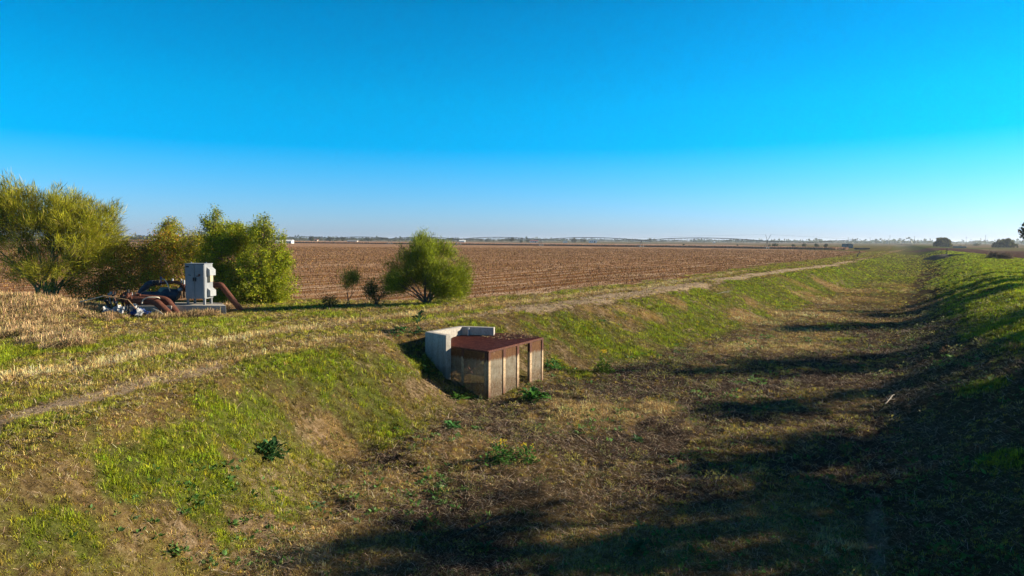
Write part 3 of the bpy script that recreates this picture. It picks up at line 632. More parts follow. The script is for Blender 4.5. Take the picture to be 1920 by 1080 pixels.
plant('leafy_shrub', 'green-brown shrub rising behind the grey cabinet', 'shrub', b2, L2, 8, 560, 'willow', AUTUMN[:3], 20000, .12, M_BARK, None, .06, 3, gaps=.08)
b3 = at(425, 570, 42.5); L3 = [lobe(415, 470, 40, 60, b3, 42.5), lobe(402, 420, 20, 28, b3, 42.5), lobe(430, 540, 45, 38, b3, 42), lobe(450, 450, 38, 35, b3, 43)]
plant('willow_tree', 'upright willow with a ragged top directly right of the cabinet', 'tree', b3, L3, 9, 900, 'willow', WILLOW, 48000, .13, M_BARK, 'willows by the pump', .08, 4, gaps=.12)
b4 = at(490, 572, 42); L4 = [lobe(485, 490, 45, 62, b4, 42), lobe(494, 432, 20, 28, b4, 42), lobe(515, 530, 40, 45, b4, 42), lobe(475, 545, 55, 34, b4, 41.5), lobe(528, 480, 16, 40, b4, 42)]
plant('willow_tree', 'broad yellow-green willow at the field corner', 'tree', b4, L4, 10, 1050, 'willow', WILLOW, 60000, .13, M_BARK, 'willows by the pump', .08, 5, gaps=.1)
b5 = gp(655, 573); Y5 = b5[1]; L5 = [lobe(656, 521, 14, 9, b5, Y5), lobe(637, 518, 9, 5, b5, Y5), lobe(669, 527, 9, 7, b5, Y5), lobe(650, 534, 9, 6, b5, Y5)]
plant('sapling', 'thin-stemmed sapling with a small feathery crown at the field edge', 'sapling', b5, L5, 4, 120, 'wisp', RETAMA, 1900, .20, M_BARK, None, .03, 6, stem_h=.6, gaps=.2)
b6 = gp(705, 571); Y6 = b6[1]; L6 = [lobe(705, 535, 16, 14, b6, Y6), lobe(700, 550, 20, 14, b6, Y6), lobe(722, 545, 10, 18, b6, Y6)]
plant('small_shrub', 'small dark open shrub between sapling and big bush', 'shrub', b6, L6, 7, 150, 'round', [(.07, .09, .02, 3), (.12, .13, .03, 2), (.22, .16, .03, .6)], 2600, .085, M_BARK, None, .035, 7, gaps=.25)
b7 = gp(800, 570); Y7 = b7[1]; L7 = [lobe(800, 500, 62, 50, b7, Y7), lobe(835, 515, 42, 45, b7, Y7), lobe(765, 510, 45, 40, b7, Y7), lobe(800, 468, 45, 22, b7, Y7), lobe(860, 520, 22, 40, b7, Y7), lobe(775, 548, 30, 16, b7, Y7), lobe(825, 552, 38, 15, b7, Y7), lobe(740, 530, 25, 18, b7, Y7), lobe(845, 540, 32, 24, b7, Y7), lobe(795, 448, 8, 12, b7, Y7)]
plant('feathery_bush', 'round bright green feathery bush standing alone at the field edge', 'bush', b7, L7, 14, 1500, 'wisp', RETAMA, 62000, .22, M_BARK, None, .07, 8, gaps=.30, lump=9)
b8 = gp(617, 577); L8 = [lobe(617, 566, 14, 9, b8, b8[1])]
plant('low_shrub', 'knee-high yellowish shrub left of the sapling', 'shrub', b8, L8, 5, 50, 'round', [(.12, .11, .03, 3), (.20, .16, .04, 2)], 1100, .07, M_BARK, None, .02, 9)
# bushes far along the right levee and the tree at the right frame edge
for (u, v, du, dv, lab, sd, Y) in ((1768, 464, 17, 15, 'rounded bush beyond the canal, left of the far pair', 20, 190), (1884, 465, 24, 13, 'broad low bush beside the right-hand ploughed field', 21, 185)):
    bb = pix(u, v, .15); Y = bb[1]; L = [lobe(u, v - dv * .55, du * .75, dv * .7, bb, Y), lobe(u + du * .1, v - dv * .9, du * .4, dv * .35, bb, Y), lobe(u + du * .6, v - dv * .3, du * .38, dv * .35, bb, Y), lobe(u - du * .6, v - dv * .35, du * .38, dv * .40, bb, Y)]
    plant('field_bush', lab, 'bush', bb, L, 7, 420, 'round', [(.06, .075, .02, 3), (.13, .125, .03, 2), (.20, .16, .05, 1)], 12000, .75, M_BARK, 'bushes beyond the canal', .1, sd)
# row of trees on the flat right of the canal: they stand outside the picture and shade its right half
row = [(27.5, 18.5, 9.4, 2.6), (24.5, 14.0, 6.3, 2.6), (30.5, 22.5, 7.5, 2.5), (35, 28.5, 8.3, 2.7), (36.5, 36, 9.6, 2.6), (45, 50.5, 8.3, 2.2), (23, 9.5, 8.0, 2.6), (22, 3.5, 8.4, 2.8), (55, 63, 5.6, 2.0), (62, 72, 5.6, 2.2), (50, 57, 5.8, 2.0)]
for i, (x, y, h, rr) in enumerate(row):
    L = [(0, 0, h * .66, rr, rr, h * .30), (rr * .5, rr * .3, h * .5, rr * .7, rr * .8, h * .25), (-rr * .3, -rr * .5, h * .45, rr * .7, rr * .7, h * .22), (0, 0, h * .85, rr * .55, rr * .55, h * .14)]
    plant('shade_tree', 'leafy tree in the row on the flat right of the canal', 'tree', (x, y), L, 6, 420, 'round', [(.06, .08, .025, 3), (.10, .11, .03, 2)], 10500, .20, M_BARK, 'shade trees right of the canal', .14, 30 + i, gaps=.40, lump=8)
tx, ty, tz = pixY(1936, 466, 60); L = [lobe(1938, 440, 20, 26, (tx, ty), 60), lobe(1934, 425, 14, 14, (tx, ty), 60)]
plant('edge_tree', 'loose-leaved tree cut by the right frame edge', 'tree', (tx, ty), L, 3, 90, 'round', [(.05, .07, .03, 3), (.16, .08, .03, 1)], 1500, .22, M_BARK, None, .06, 44)

# ------------------------------------------------------------------ broad-leaved weeds you could count
def rosette(name, label, cat, u, v, n, size, hgt, col, group=None, flowers=None, seed=0, foliage='leaves', spread=.12):
    global rng
    keep = rng; rng = np.random.default_rng(500 + seed)
    x, y = gp(u, v); z = hz(x, y); t = empty(name, (x, y, z)); tag(t, label, cat, group)
    V = []; Lp = []; St = []; Cc = []
    for i in range(n):
        az = rng.uniform(0, 6.28); el = rng.uniform(.15, 1.25); L = size * rng.uniform(.55, 1.1); W = L * rng.uniform(.22, .34)
        rx_, ry_ = rng.normal(0, size * spread, 2); p0 = np.array([rx_, ry_, rng.uniform(0, hgt) * (el > .5) * max(.1, 1 - (rx_ * rx_ + ry_ * ry_) / (size * size * max(spread, .3) * 3.2))])
        d = np.array([math.cos(az), math.sin(az)]); s = np.array([-d[1], d[0], 0]); k0 = len(V); c = np.array(col) * rng.uniform(.6, 1.5)
        for j, (f, w_) in enumerate(((0, .12), (.3, .7), (.6, 1.), (.85, .6), (1, .03))):
            zz = math.sin(el) * f * L - .55 * f * f * L * (1.1 - el * .3); p = p0 + np.array([d[0] * math.cos(el * .8) * f * L, d[1] * math.cos(el * .8) * f * L, max(zz, .015 - p0[2])])
            wv = .06 * L * math.sin(j * 2.1 + i)
            V += [p - s * W / 2 * w_ + [0, 0, abs(w_) * W * .25 + wv], p + [0, 0, 0], p + s * W / 2 * w_ + [0, 0, abs(w_) * W * .25 - wv]]; Cc += [c, c * 1.25, c]
        for j in range(4):
            for e in (0, 1):
                a_ = k0 + j * 3 + e; St.append(len(Lp)); Lp += [a_, a_ + 1, a_ + 4, a_ + 3]
    raw_mesh(foliage, np.array(V), Lp, St, M_LEAF, t, {'Col': np.array(Cc)})
    if flowers:
        m_ = flowers; az = rng.uniform(0, 6.28, m_); rr = rng.uniform(0, size * .8, m_); P = np.column_stack([np.cos(az) * rr, np.sin(az) * rr, hgt + size * .3 + rng.uniform(-.15, .2, m_) * size])
        for i in range(m_): leaves('flower', P[i:i + 1], rng.normal(size=(1, 3)), np.full(1, .05), np.full(1, .045), vary((.65, .48, .03), 1, .2), M_LEAF, t)
    rng = keep
    return t
DK = (.045, .12, .03)
rosette('dock_plant', 'dark green crinkled dock clump on the near left slope', 'weed', 505, 856, 110, .34, .26, (.04, .11, .03), 'broad-leaved weeds', None, 1, spread=.45)
rosette('dock_plant', 'glossy green dock rosette at the foot of the rusty rack posts', 'weed', 1000, 750, 70, .62, .15, (.06, .17, .03), 'broad-leaved weeds', None, 2)
rosette('leafy_weed', 'taller leafy weed with yellow specks in the canal bed', 'weed', 938, 864, 190, .24, .42, (.07, .17, .03), 'broad-leaved weeds', 26, 3, spread=.85)
rosette('leafy_weed', 'smaller leafy weed just right of its taller twin', 'weed', 987, 864, 90, .22, .36, (.07, .17, .03), 'broad-leaved weeds', 14, 4, spread=.6)
rosette('dock_plant', 'flat pale-edged rosette on the slope foot left of the bed', 'weed', 848, 802, 34, .36, .06, (.07, .19, .05), 'broad-leaved weeds', None, 5)
rosette('dock_plant', 'flat rosette on litter below the rack corner', 'weed', 895, 806, 20, .28, .05, (.08, .17, .04), 'broad-leaved weeds', None, 6)
rosette('yellow_flower_bush', 'round leafy bush dotted with yellow flowers right of the rack', 'bush', 1131, 698, 330, .24, .85, (.14, .23, .018), None, 90, 7, spread=.8)
rosette('tall_weed', 'upright leafy weed on the bank top behind the concrete wall', 'weed', 786, 622, 46, .40, .75, (.04, .10, .03), 'broad-leaved weeds', None, 8)
rosette('leafy_weed', 'low dark leafy patch left of the concrete head wall', 'weed', 757, 624, 80, .32, .25, (.05, .13, .03), 'broad-leaved weeds', None, 9, spread=1.0)
rosette('leafy_weed', 'green weed in the shade under the concrete wall', 'weed', 800, 700, 60, .34, .15, (.05, .14, .03), 'broad-leaved weeds', None, 10)
rosette('dock_plant', 'green trailing weed on the slope below the wall shadow', 'weed', 858, 748, 34, .42, .05, (.08, .19, .03), 'broad-leaved weeds', None, 11)
rosette('leafy_weed', 'green weed against the far right rack post', 'weed', 1035, 690, 110, .28, .3, (.06, .18, .03), 'broad-leaved weeds', None, 12, spread=.9)
rosette('dock_plant', 'dark dock in the shade at the bottom right of the bed', 'weed', 1195, 1035, 34, .30, .10, (.05, .13, .05), 'broad-leaved weeds', None, 13)
rosette('dock_plant', 'dark dock in the shade at the bottom middle', 'weed', 913, 1030, 22, .24, .08, (.04, .11, .04), 'broad-leaved weeds', None, 14)
rosette('dock_plant', 'small grey-green rosette on bare soil at lower left', 'weed', 600, 950, 16, .20, .04, (.08, .17, .07), 'broad-leaved weeds', None, 15)
rosette('dock_plant', 'few-leaved seedling with one pale round leaf at lower left', 'weed', 250, 975, 9, .16, .05, (.11, .22, .10), 'broad-leaved weeds', None, 16)
rosette('dock_plant', 'small rosette on the slope just above the shadow tip', 'weed', 790, 990, 18, .22, .06, (.05, .13, .05), 'broad-leaved weeds', None, 17)
rosette('leafy_weed', 'low leafy weed right of centre in the sunlit bed', 'weed', 1195, 828, 26, .24, .08, (.05, .13, .04), 'broad-leaved weeds', None, 18)

# ------------------------------------------------------------------ canal inlet: concrete head wall and steel trash rack
ZW = .42; ZB = -2.3
def wall_poly(p, q, th):
    d = (Vector(q) - Vector(p)).normalized(); n = Vector((-d.y, d.x)) * th; return [p, q, (q[0] + n.x, q[1] + n.y), (p[0] + n.x, p[1] + n.y)]
Fp, Gp, Bp, Rp = pix(797, 622, ZW), pix(836, 629, ZW), pix(862, 611, ZW), pix(928, 613, ZW)
hw = empty('head_wall', (Bp[0], Bp[1], ZB)); tag(hw, 'pale concrete head wall boxed round the rusty rack roof', 'concrete wall')
th = .24
def unit(a, b): return (Vector(b) - Vector(a)).normalized()
dFG, dFB, dBR = unit(Fp, Gp), unit(Fp, Bp), unit(Bp, Rp)
nFG = Vector((-dFG.y, dFG.x)); nBR = Vector((dBR.y, -dBR.x))
if nFG.y < 0: nFG = -nFG
Gi = (Gp[0] + nFG.x * th, Gp[1] + nFG.y * th); inn = Vector((dFB.y, -dFB.x))
def isect(p, d, q, e):
    k = ((q[0] - p[0]) * e.y - (q[1] - p[1]) * e.x) / (d.x * e.y - d.y * e.x); return (p[0] + d.x * k, p[1] + d.y * k)
Fi = isect(Gi, dFG, (Fp[0] + inn.x * th, Fp[1] + inn.y * th), dFB)
Ri = (Rp[0] + nBR.x * th, Rp[1] + nBR.y * th); Bi = isect(Ri, dBR, Fi, dFB)
mb = MB(); mb.prism([Fp, Gp, Gi, Fi], ZB, ZW); mb.build('return_wall', M_CONC, hw, bevel=.012)
mb = MB(); mb.prism([Fp, Fi, Bi, Bp], ZB, ZW); mb.build('wing_wall', M_CONC, hw, bevel=.012)
mb = MB(); mb.prism([Bp, Bi, Ri, Rp], ZB, ZW); mb.build('back_wall', M_CONC, hw, bevel=.012)
k = .28; pc = Vector(Bi) + Vector((dBR.x, dBR.y)) * k; mb = MB(); mb.tube([(pc.x + nBR.x * .06, pc.y + nBR.y * .06, ZB), (pc.x + nBR.x * .06, pc.y + nBR.y * .06, ZW - .02)], .055, 10); mb.build('vent_pipe', M_GALV, hw, True)

ZR = -.04
N0 = pix(915, 658.5, ZR); G0 = pix(841, 648, ZR + .01); E0 = pix(1018, 633, ZR + .13); K0 = pix(962, 626.5, ZR + .12)
W0 = pix(850, 629.5, ZR + .10); X0 = pix(928, 626, ZR + .12)
rack = empty('trash_rack', (N0[0], N0[1], -1.9)); tag(rack, 'rusty steel trash rack with mesh panels and a flat red-brown roof', 'trash rack')
rp_ = [G0, N0, E0, K0, X0, W0]; rz = [ZR + .01, ZR, ZR + .13, ZR + .12, ZR + .12, ZR + .10]
def roof_z(x, y): # plane through three corners
    A = np.array([[N0[0], N0[1], 1], [E0[0], E0[1], 1], [W0[0], W0[1], 1]]); c_ = np.linalg.solve(A, [ZR, ZR + .13, ZR + .10]); return c_[0] * x + c_[1] * y + c_[2]
rz = [roof_z(*p) for p in rp_]
mb = MB(); mb.prism(rp_, [z_ - .03 for z_ in rz], rz)
# flat bars welded side by side along the roof
du_ = Vector((dBR.x, dBR.y)); pv = Vector((-du_.y, du_.x))
P2 = [Vector(p) for p in rp_]; proj = [p.dot(pv) for p in P2]
tt = min(proj) + .05
while tt < max(proj) - .05:
    xs = []
    for i in range(len(P2)):
        a_, b_ = P2[i], P2[(i + 1) % len(P2)]; fa, fb = a_.dot(pv) - tt, b_.dot(pv) - tt
        if fa * fb < 0: xs.append(a_ + (b_ - a_) * (fa / (fa - fb)))
    if len(xs) >= 2:
        xs.sort(key=lambda p: p.dot(du_)); p, q_ = xs[0] + du_ * .03, xs[-1] - du_ * .03
        mb.beam((p.x, p.y, roof_z(p.x, p.y) + .008), (q_.x, q_.y, roof_z(q_.x, q_.y) + .008), .03, .022)
    tt += .10
mb.build('roof', M_ROOF, rack)
# dead leaves caught on the roof's far right
n = 900; s1, s2 = rng.uniform(0, 1, n), rng.uniform(0, 1, n) ** 1.5
px = E0[0] + (K0[0] - E0[0]) * s1 + (N0[0] * .5 + X0[0] * .5 - E0[0]) * s2 * .75; py = E0[1] + (K0[1] - E0[1]) * s1 + (N0[1] * .5 + X0[1] * .5 - E0[1]) * s2 * .75
kk = inside(px, py, rp_); px, py = px[kk], py[kk]; n = len(px)
lv = leaves('fallen_leaves', np.column_stack([px, py, roof_z(px, py) + rng.uniform(.012, .04, n)]), np.column_stack([rng.normal(size=(n, 2)), rng.uniform(-.1, .3, n)]), rng.uniform(.03, .10, n), rng.uniform(.01, .04, n), vary((.20, .13, .07), n, .6), M_STRAW)
tag(lv, 'dry brown leaves and twigs on the rack roof', 'leaf litter', kind='stuff')
def rack_face(A, B, posts, open_bays, zt0, zt1, zb0, zb1, strand):
    A3 = Vector((A[0], A[1], 0)); B3 = Vector((B[0], B[1], 0)); D = B3 - A3; Lf = D.length; d = D.normalized(); nrm = Vector((d.y, -d.x, 0))
    if nrm.y > 0: nrm = -nrm
    zt = lambda f: zt0 + (zt1 - zt0) * f; zb = lambda f: zb0 + (zb1 - zb0) * f
    for (f, wd) in posts: # angle-iron posts
        c = A3 + D * f; mb = MB()
        mb.prism([tuple((c + d * (-wd / 2) + nrm * .03)[:2]), tuple((c + d * wd / 2 + nrm * .03)[:2]), tuple((c + d * wd / 2 + nrm * .018)[:2]), tuple((c + d * (-wd / 2) + nrm * .018)[:2])], zb(f) - .15, zt(f) - .004)
        mb.prism([tuple((c + d * (-wd / 2) + nrm * .018)[:2]), tuple((c + d * (-wd / 2 + .014) + nrm * .018)[:2]), tuple((c + d * (-wd / 2 + .014) - nrm * .09)[:2]), tuple((c + d * (-wd / 2) - nrm * .09)[:2])], zb(f) - .15, zt(f) - .034)
        mb.build('post', M_RUSTB, rack)
    mb = MB(); mb.beam(A3 + nrm * .036 + Vector((0, 0, zt0 - .03)), B3 + nrm * .036 + Vector((0, 0, zt1 - .03)), .012, .07); mb.build('top_rail', M_RUSTB, rack)
    for i in range(len(posts) - 1):
        if i in open_bays: continue
        f0 = posts[i][0] + posts[i][1] * .42 / Lf; f1 = posts[i + 1][0] - posts[i + 1][1] * .42 / Lf
        wid = (f1 - f0) * Lf; z0, z1 = zb((f0 + f1) / 2) - .1, zt((f0 + f1) / 2) - .06; H = z1 - z0
        # expanded metal: a lattice of slanting strands
        V = []; Fc = []; px_, pz_ = .055, .034; nu = max(3, int(wid / px_)); nv = int(H / pz_); su = wid / nu; sv = H / nv; t_ = strand
        o0 = A3 + D * f0
        for r_ in range(nv):
            for c_ in range(nu):
                for sg in (0, 1):
                    ua, ub = c_ * su, (c_ + .5) * su
                    if sg: ua, ub = (c_ + .5) * su, (c_ + 1) * su
                    va, vb = (r_ * sv, (r_ + .5) * sv) if (sg == 0) == (r_ % 2 == 0) else ((r_ + .5) * sv, r_ * sv)
                    for off in (0, .5 * sv):
                        if off and r_ == nv - 1: continue
                        a0, b0_ = (va, vb) if not off else (vb + off - (vb > va) * 0, va + off)
                        k0 = len(V); p = o0 + d * ua + Vector((0, 0, z0 + a0)); q_ = o0 + d * ub + Vector((0, 0, z0 + b0_)); up_ = Vector((0, 0, t_ * .5)) + nrm * .005
                        V += [p - up_, q_ - up_, q_ + up_, p + up_]; Fc.append((k0, k0 + 1, k0 + 2, k0 + 3))
        mb = MB(); mb.v = [tuple(v_) for v_ in V]; mb.f = Fc; mb.build('mesh_panel', M_MESH, rack)
        mb = MB(); zm = z0 + H * .52; mb.beam(A3 + D * f0 - nrm * .02 + Vector((0, 0, zm)), A3 + D * f1 - nrm * .02 + Vector((0, 0, zm)), .014, .03); mb.build('cross_bar', M_RUSTB, rack)
NB = (N0[0], N0[1])
zN = hz(N0[0], N0[1] - .15); zE = hz(E0[0] + .1, E0[1])
def fr(u): # share along the right face that shows at photo column u
    best = min(((abs(960 + 1280 * ((N0[0] + (E0[0] - N0[0]) * f) / (N0[1] + (E0[1] - N0[1]) * f)) - u)), f) for f in np.linspace(0, 1, 400)); return float(best[1])
rack_face(N0, E0, [(.018, .11), (fr(945.5), .13), (fr(971.5), .13), (fr(995.5), .13), (.985, .09)], {2}, ZR, roof_z(*E0), min(zN, -1.75), min(zE, -1.7), .022)
rack_face(G0, N0, [(.03, .08), (.38, .12), (.95, .10)], set(), roof_z(*G0), ZR, -1.75, -1.85, .0145)
mb = MB(); g_, n_ = Vector((G0[0], G0[1], 0)), Vector((N0[0], N0[1], 0)); bk = Vector((.25, .5, 0))
for f0, f1, za, zb_ in ((.05, .9, -1.5, -.2), (.05, .42, -.3, -1.1)):
    mb.beam(g_ + (n_ - g_) * f0 + bk + Vector((0, 0, za)), g_ + (n_ - g_) * f1 + bk + Vector((0, 0, zb_)), .06, .06)
mb.build('brace', M_RUST, rack)
mb = MB()
for p in (E0, K0): mb.beam((p[0] - .03, p[1] + .02, -1.9), (p[0] - .03, p[1] + .02, roof_z(*p) - .035), .07, .07)
mb.beam((E0[0] - .03, E0[1] + .02, roof_z(*E0) - .07), (K0[0], K0[1], roof_z(*K0) - .07), .05, .05); mb.build('rear_frame', M_RUST, rack)

# ------------------------------------------------------------------ pump station on the left
YP = 38.3
zg = .2
def P(u, v, Y): return Vector(pixY(u, v, Y * .925))
pa, pb = P(318, 584, 37.9), P(424, 582, 37.9)
pz0, pz1 = P(380, 584, 37.9).z, P(380, 573, 37.9).z
mb = MB(); mb.prism([(pa.x, pa.y), (pb.x, pb.y), (pb.x * (1 + 1.7 / pb.y) - .25, pb.y + 1.7), (pa.x * (1 + 1.7 / pa.y), pa.y + 1.7)], pz0 - .4, pz1)
pad = mb.build('concrete_pad', M_CONC, bevel=.02, org=((pa.x + pb.x) / 2, pa.y + 1.5, pz0)); tag(pad, 'pale concrete pad under the grey cabinet', 'concrete pad')
mb = MB(); pc_, pd_ = P(232, 576, 37.0), P(322, 583, 37.2)
mb.prism([(pc_.x, pc_.y), (pd_.x, pd_.y), (pd_.x - .3, pd_.y + 1.2), (pc_.x - .3, pc_.y + 1.2)], pz0 - .4, P(270, 574, 37.0).z)
s_ = mb.build('concrete_sill', M_CONC, bevel=.02, org=(pc_.x, pc_.y, pz0)); tag(s_, 'low concrete sill under the two bent outlet pipes', 'concrete pad')

# cabinet: local frame (ex along the front, ey into it)
A, B = P(348.5, 572, YP + .1), P(385, 573, YP); zt_ = P(366, 494, YP).z; zb_ = P(366, 560.5, YP).z
ex = Vector((B.x - A.x, B.y - A.y, 0)); Wc = ex.length; ex.normalize(); ey = Vector((-ex.y, ex.x, 0)); Dc = .81
cab = empty('electrical_cabinet', (A.x, A.y, pz1)); tag(cab, 'tall grey two-door electrical cabinet on short legs', 'cabinet')
Mx = Matrix((ex, ey, Vector((0, 0, 1)))).transposed()
def cbox(mb, x0, x1, y0, y1, z0, z1):
    c = Vector((A.x, A.y, 0)) + ex * (x0 + x1) / 2 + ey * (y0 + y1) / 2 + Vector((0, 0, (z0 + z1) / 2)); return mb.box(c, (x1 - x0, y1 - y0, z1 - z0), Mx)
cbox(MB(), 0, Wc, 0, Dc, zb_, zt_ - .04).build('cabinet_body', M_PAINT, cab, bevel=.01)
mb = MB(); cbox(mb, -.02, Wc + .02, -.03, Dc + .02, zt_ - .04, zt_ - .005); mb.build('cabinet_top', M_PAINT, cab, bevel=.008)
for x_ in (.12, Wc - .12): mb = MB(); cbox(mb, x_ - .03, x_ + .03, .4, .42, zt_ - .003, zt_ + .06); mb.build('lifting_eye', M_GALV, cab)
for k_ in (0, 1):
    x0 = .03 + k_ * (Wc / 2 - .012); d_ = cbox(MB(), x0, x0 + Wc / 2 - .045, -.028, -.001, zb_ + .03, zt_ - .07).build('door', M_PAINT, cab, bevel=.006)
    hx_ = Wc / 2 + (-.075 if k_ == 0 else .045); h_ = MB(); cbox(h_, hx_, hx_ + .035, -.075, -.030, zb_ + .92, zb_ + 1.12)
    cbox(h_, hx_ - .01, hx_ + .045, -.045, -.029, zb_ + 1.0, zb_ + 1.08); h_.build('handle', M_BLACK, d_, org=cab.location)
    if k_ == 0:
        p_ = MB(); cbox(p_, .05, .24, -.034, -.030, zt_ - .21, zt_ - .13); p_.build('name_plate', M_BLACK, d_, org=cab.location)
        p_ = MB(); cbox(p_, .22, .26, -.036, -.030, zb_ + 1.22, zb_ + 1.28); cbox(p_, .28, .33, -.036, -.030, zb_ + 1.21, zb_ + 1.24); p_.build('faded_mark', M_BLACK, d_, org=cab.location)
    else:
        p_ = MB(); cbox(p_, Wc / 2 + .09, Wc / 2 + .25, -.05, -.030, zb_ + 1.17, zb_ + 1.21); cbox(p_, Wc / 2 + .22, Wc / 2 + .30, -.06, -.030, zb_ + 1.19, zb_ + 1.30); p_.build('switch_lever', M_RUST, d_, org=cab.location)
for x_ in (.03, Wc - .13):
    for y_ in (.03, Dc - .13): cbox(MB(), x_, x_ + .10, y_, y_ + .10, pz1 - .01, zb_).build('leg', M_PAINT, cab)
def hood(z0, z1):
    mb = MB(); pr = .17; y0, y1 = .22, .80
    q = lambda x, y, z: Vector((A.x, A.y, 0)) + ex * x + ey * y + Vector((0, 0, z))
    x0 = Wc + .002
    vs = [q(x0, y0, z0), q(x0, y1, z0), q(x0, y1, z1), q(x0, y0, z1), q(x0 + pr, y0, z0), q(x0 + pr, y1, z0), q(x0 + pr, y1, z1 - .14), q(x0 + pr, y0, z1 - .14)]
    mb.add(vs, [(0, 3, 2, 1), (4, 5, 6, 7), (0, 1, 5, 4), (2, 3, 7, 6), (0, 4, 7, 3), (1, 2, 6, 5)]); mb.build('vent_hood', M_PAINT2, cab, bevel=.006)
hood(zt_ - .64, zt_ - .20); hood(zb_ + .12, zb_ + .56)
mb = MB(); cbox(mb, Wc + .002, Wc + .15, .28, .58, zb_ + .88, zb_ + 1.22); mb.build('meter_box', M_CREAM, cab, bevel=.006)
mb = MB(); cbox(mb, Wc + .002, Wc + .04, .36, .41, zb_ + 1.25, zb_ + 1.30); mb.build('knob', M_BLACK, cab)

# rusty pipework: over the pump, behind the cabinet and down into the ground on the right
pw = empty('pump_pipework', tuple(P(330, 575, 39.4))); tag(pw, 'rusty pipe run passing behind the cabinet and down to the ground', 'pipe')
Yq = 39.7
mb = MB(); mb.tube(bend([P(338, 541, Yq), P(405, 534.5, Yq), P(414, 533.5, Yq), P(449, 578, Yq - .4), P(453, 583, Yq - .4)], .35), .150, 16); mb.build('discharge_pipe', M_RUST, pw, True)
mb = MB(); mb.tube(bend([P(349, 541, Yq), P(341, 533, Yq), P(332, 529, Yq), P(300, 530, Yq)], .22), .092, 14); mb.build('upper_pipe', M_RUST, pw, True)
mb = MB(); mb.tube([P(344, 540, Yq), P(348.5, 540, Yq)], .21, 16); mb.tube([P(352, 540, Yq), P(346, 540, Yq)], .18, 16); mb.build('flange', M_RUST, pw, True)
mb = MB(); mb.tube([P(301, 530, Yq), P(295, 530.3, Yq)], .16, 14); mb.tube([P(292, 530.4, Yq), P(286, 531, Yq)], .15, 14); mb.tube([P(295, 530.3, Yq), P(292, 530.4, Yq)], .11, 14); mb.build('coupling', M_BLACK, pw, True)
mb = MB(); mb.tube(bend([P(288, 531, Yq), P(279, 532, Yq), P(264, 548, Yq), P(263, 558, Yq)], .4), .17, 14); mb.build('down_hose', M_NAVY, pw, True)
for (u, v0, v1, r_) in ((323.5, 528, 522.5, .055), (340, 533, 523, .04), (345, 534, 525, .05)): mb = MB(); mb.tube([P(u, v0, Yq), P(u, v1, Yq)], r_, 10); mb.build('gauge', M_WHITE, pw, True)
pump = empty('pump', tuple(P(310, 575, 38.9))); tag(pump, 'dark pump body with an orange-painted coupling among the rusty pipes', 'pump')
mb = MB(); mb.tube([P(264, 556, 39), P(272, 554, 39), P(290, 554, 38.9), P(306, 553, 38.9), P(312, 552, 38.9), P(330, 553, 38.8), P(335, 555, 38.8)], [.12, .22, .20, .24, .34, .32, .22], 16); mb.build('pump_body', M_NAVY, pump, True)
for u in (275, 300, 326): mb = MB(); mb.tube([P(u, 556, 38.9), P(u, 574, 38.9)], .05, 8); mb.build('foot', M_BLACK, pump)
mb = MB(); mb.tube([P(299, 546, 38.9), P(303, 545, 38.9), P(316, 545, 38.9), P(318, 545, 38.9)], [.11, .19, .19, .12], 14); mb.build('motor', M_GREY, pump, True)
mb = MB(); mb.tube([P(322.5, 544, 38.9), P(324, 543.5, 38.9), P(332, 543.5, 38.9), P(333.5, 543.5, 38.9)], [.10, .145, .145, .10], 14); mb.box(P(328, 538.5, 38.9), (.2, .14, .08)); mb.build('coupling_guard', M_ORANGE, pump, True)
mb = MB(); mb.tube([P(333.5, 543.5, 38.9), P(341, 542.5, 38.9)], .07, 10); mb.tube([P(336, 543.3, 38.9), P(339, 542.8, 38.9)], .11, 12); mb.build('shaft', M_GALV, pump, True)
for (u0, v0, u1, v1, u2, v2, Y, lab) in ((238, 562, 292, 565, 320, 592, 36.9, 'nearer bent rusty outlet pipe dipping into dry grass'), (232, 556.5, 312, 562, 333, 590, 37.6, 'farther bent rusty outlet pipe beside the cabinet pad')):
    t = empty('outlet_pipe', tuple(P(u2, v2 - 4, Y))); tag(t, lab, 'pipe', 'rusty outlet pipes')
    mb = MB(); mb.tube(bend([P(u0, v0, Y), P(u1, v1, Y), P(u2, v2, Y - .3)], .28), .185, 18); mb.build('pipe', M_RUST, t, True)
    mb = MB(); mb.tube([P(u0 + 1, v0, Y), P(u0 + 4, v0 + .1, Y)], .245, 18); mb.build('flange', M_RUST, t, True)
mb = MB(); mb.tube(bend([P(266, 569, 36.4), P(268, 562, 36.4), P(276, 557.5, 36.4), P(298, 557, 36.6), P(299, 560, 37.0)], .3), .030, 8); h_ = mb.build('hose', M_HOSE, None, True, org=tuple(P(266, 569, 36.4))); tag(h_, 'pale hose arched over the nearer outlet pipe', 'hose')
mb = MB(); mb.tube(bend([P(304, 523, 38.6), P(309, 524, 38.6), P(314, 532, 38.5), P(318, 543, 38.5), P(320, 550, 38.7)], .3), .028, 8); h_ = mb.build('hose', M_HOSE, None, True, org=tuple(P(320, 550, 38.7))); tag(h_, 'pale thin hose rising above the orange coupling', 'hose')
mb = MB(); mb.tube([P(302, 530, 38.7), P(301.7, 520.5, 38.7)], [.03, .03], 8); mb.tube([P(301.7, 522.5, 38.7), P(301.7, 519, 38.7)], .05, 8); h_ = mb.build('riser_tap', M_BLUE, None, True, org=tuple(P(302, 530, 38.7))); tag(h_, 'short blue-capped riser on the upper rusty pipe', 'pipe fitting')
mb = MB(); mb.tube(bend([P(287, 579, 36.2), P(300, 584, 36.0), P(306, 590, 35.9)], .2), .022, 8); h_ = mb.build('hose', M_HOSE, None, True, org=tuple(P(306, 590, 35.9))); tag(h_, 'short pale hose end trailing to the grass below the pipes', 'hose')
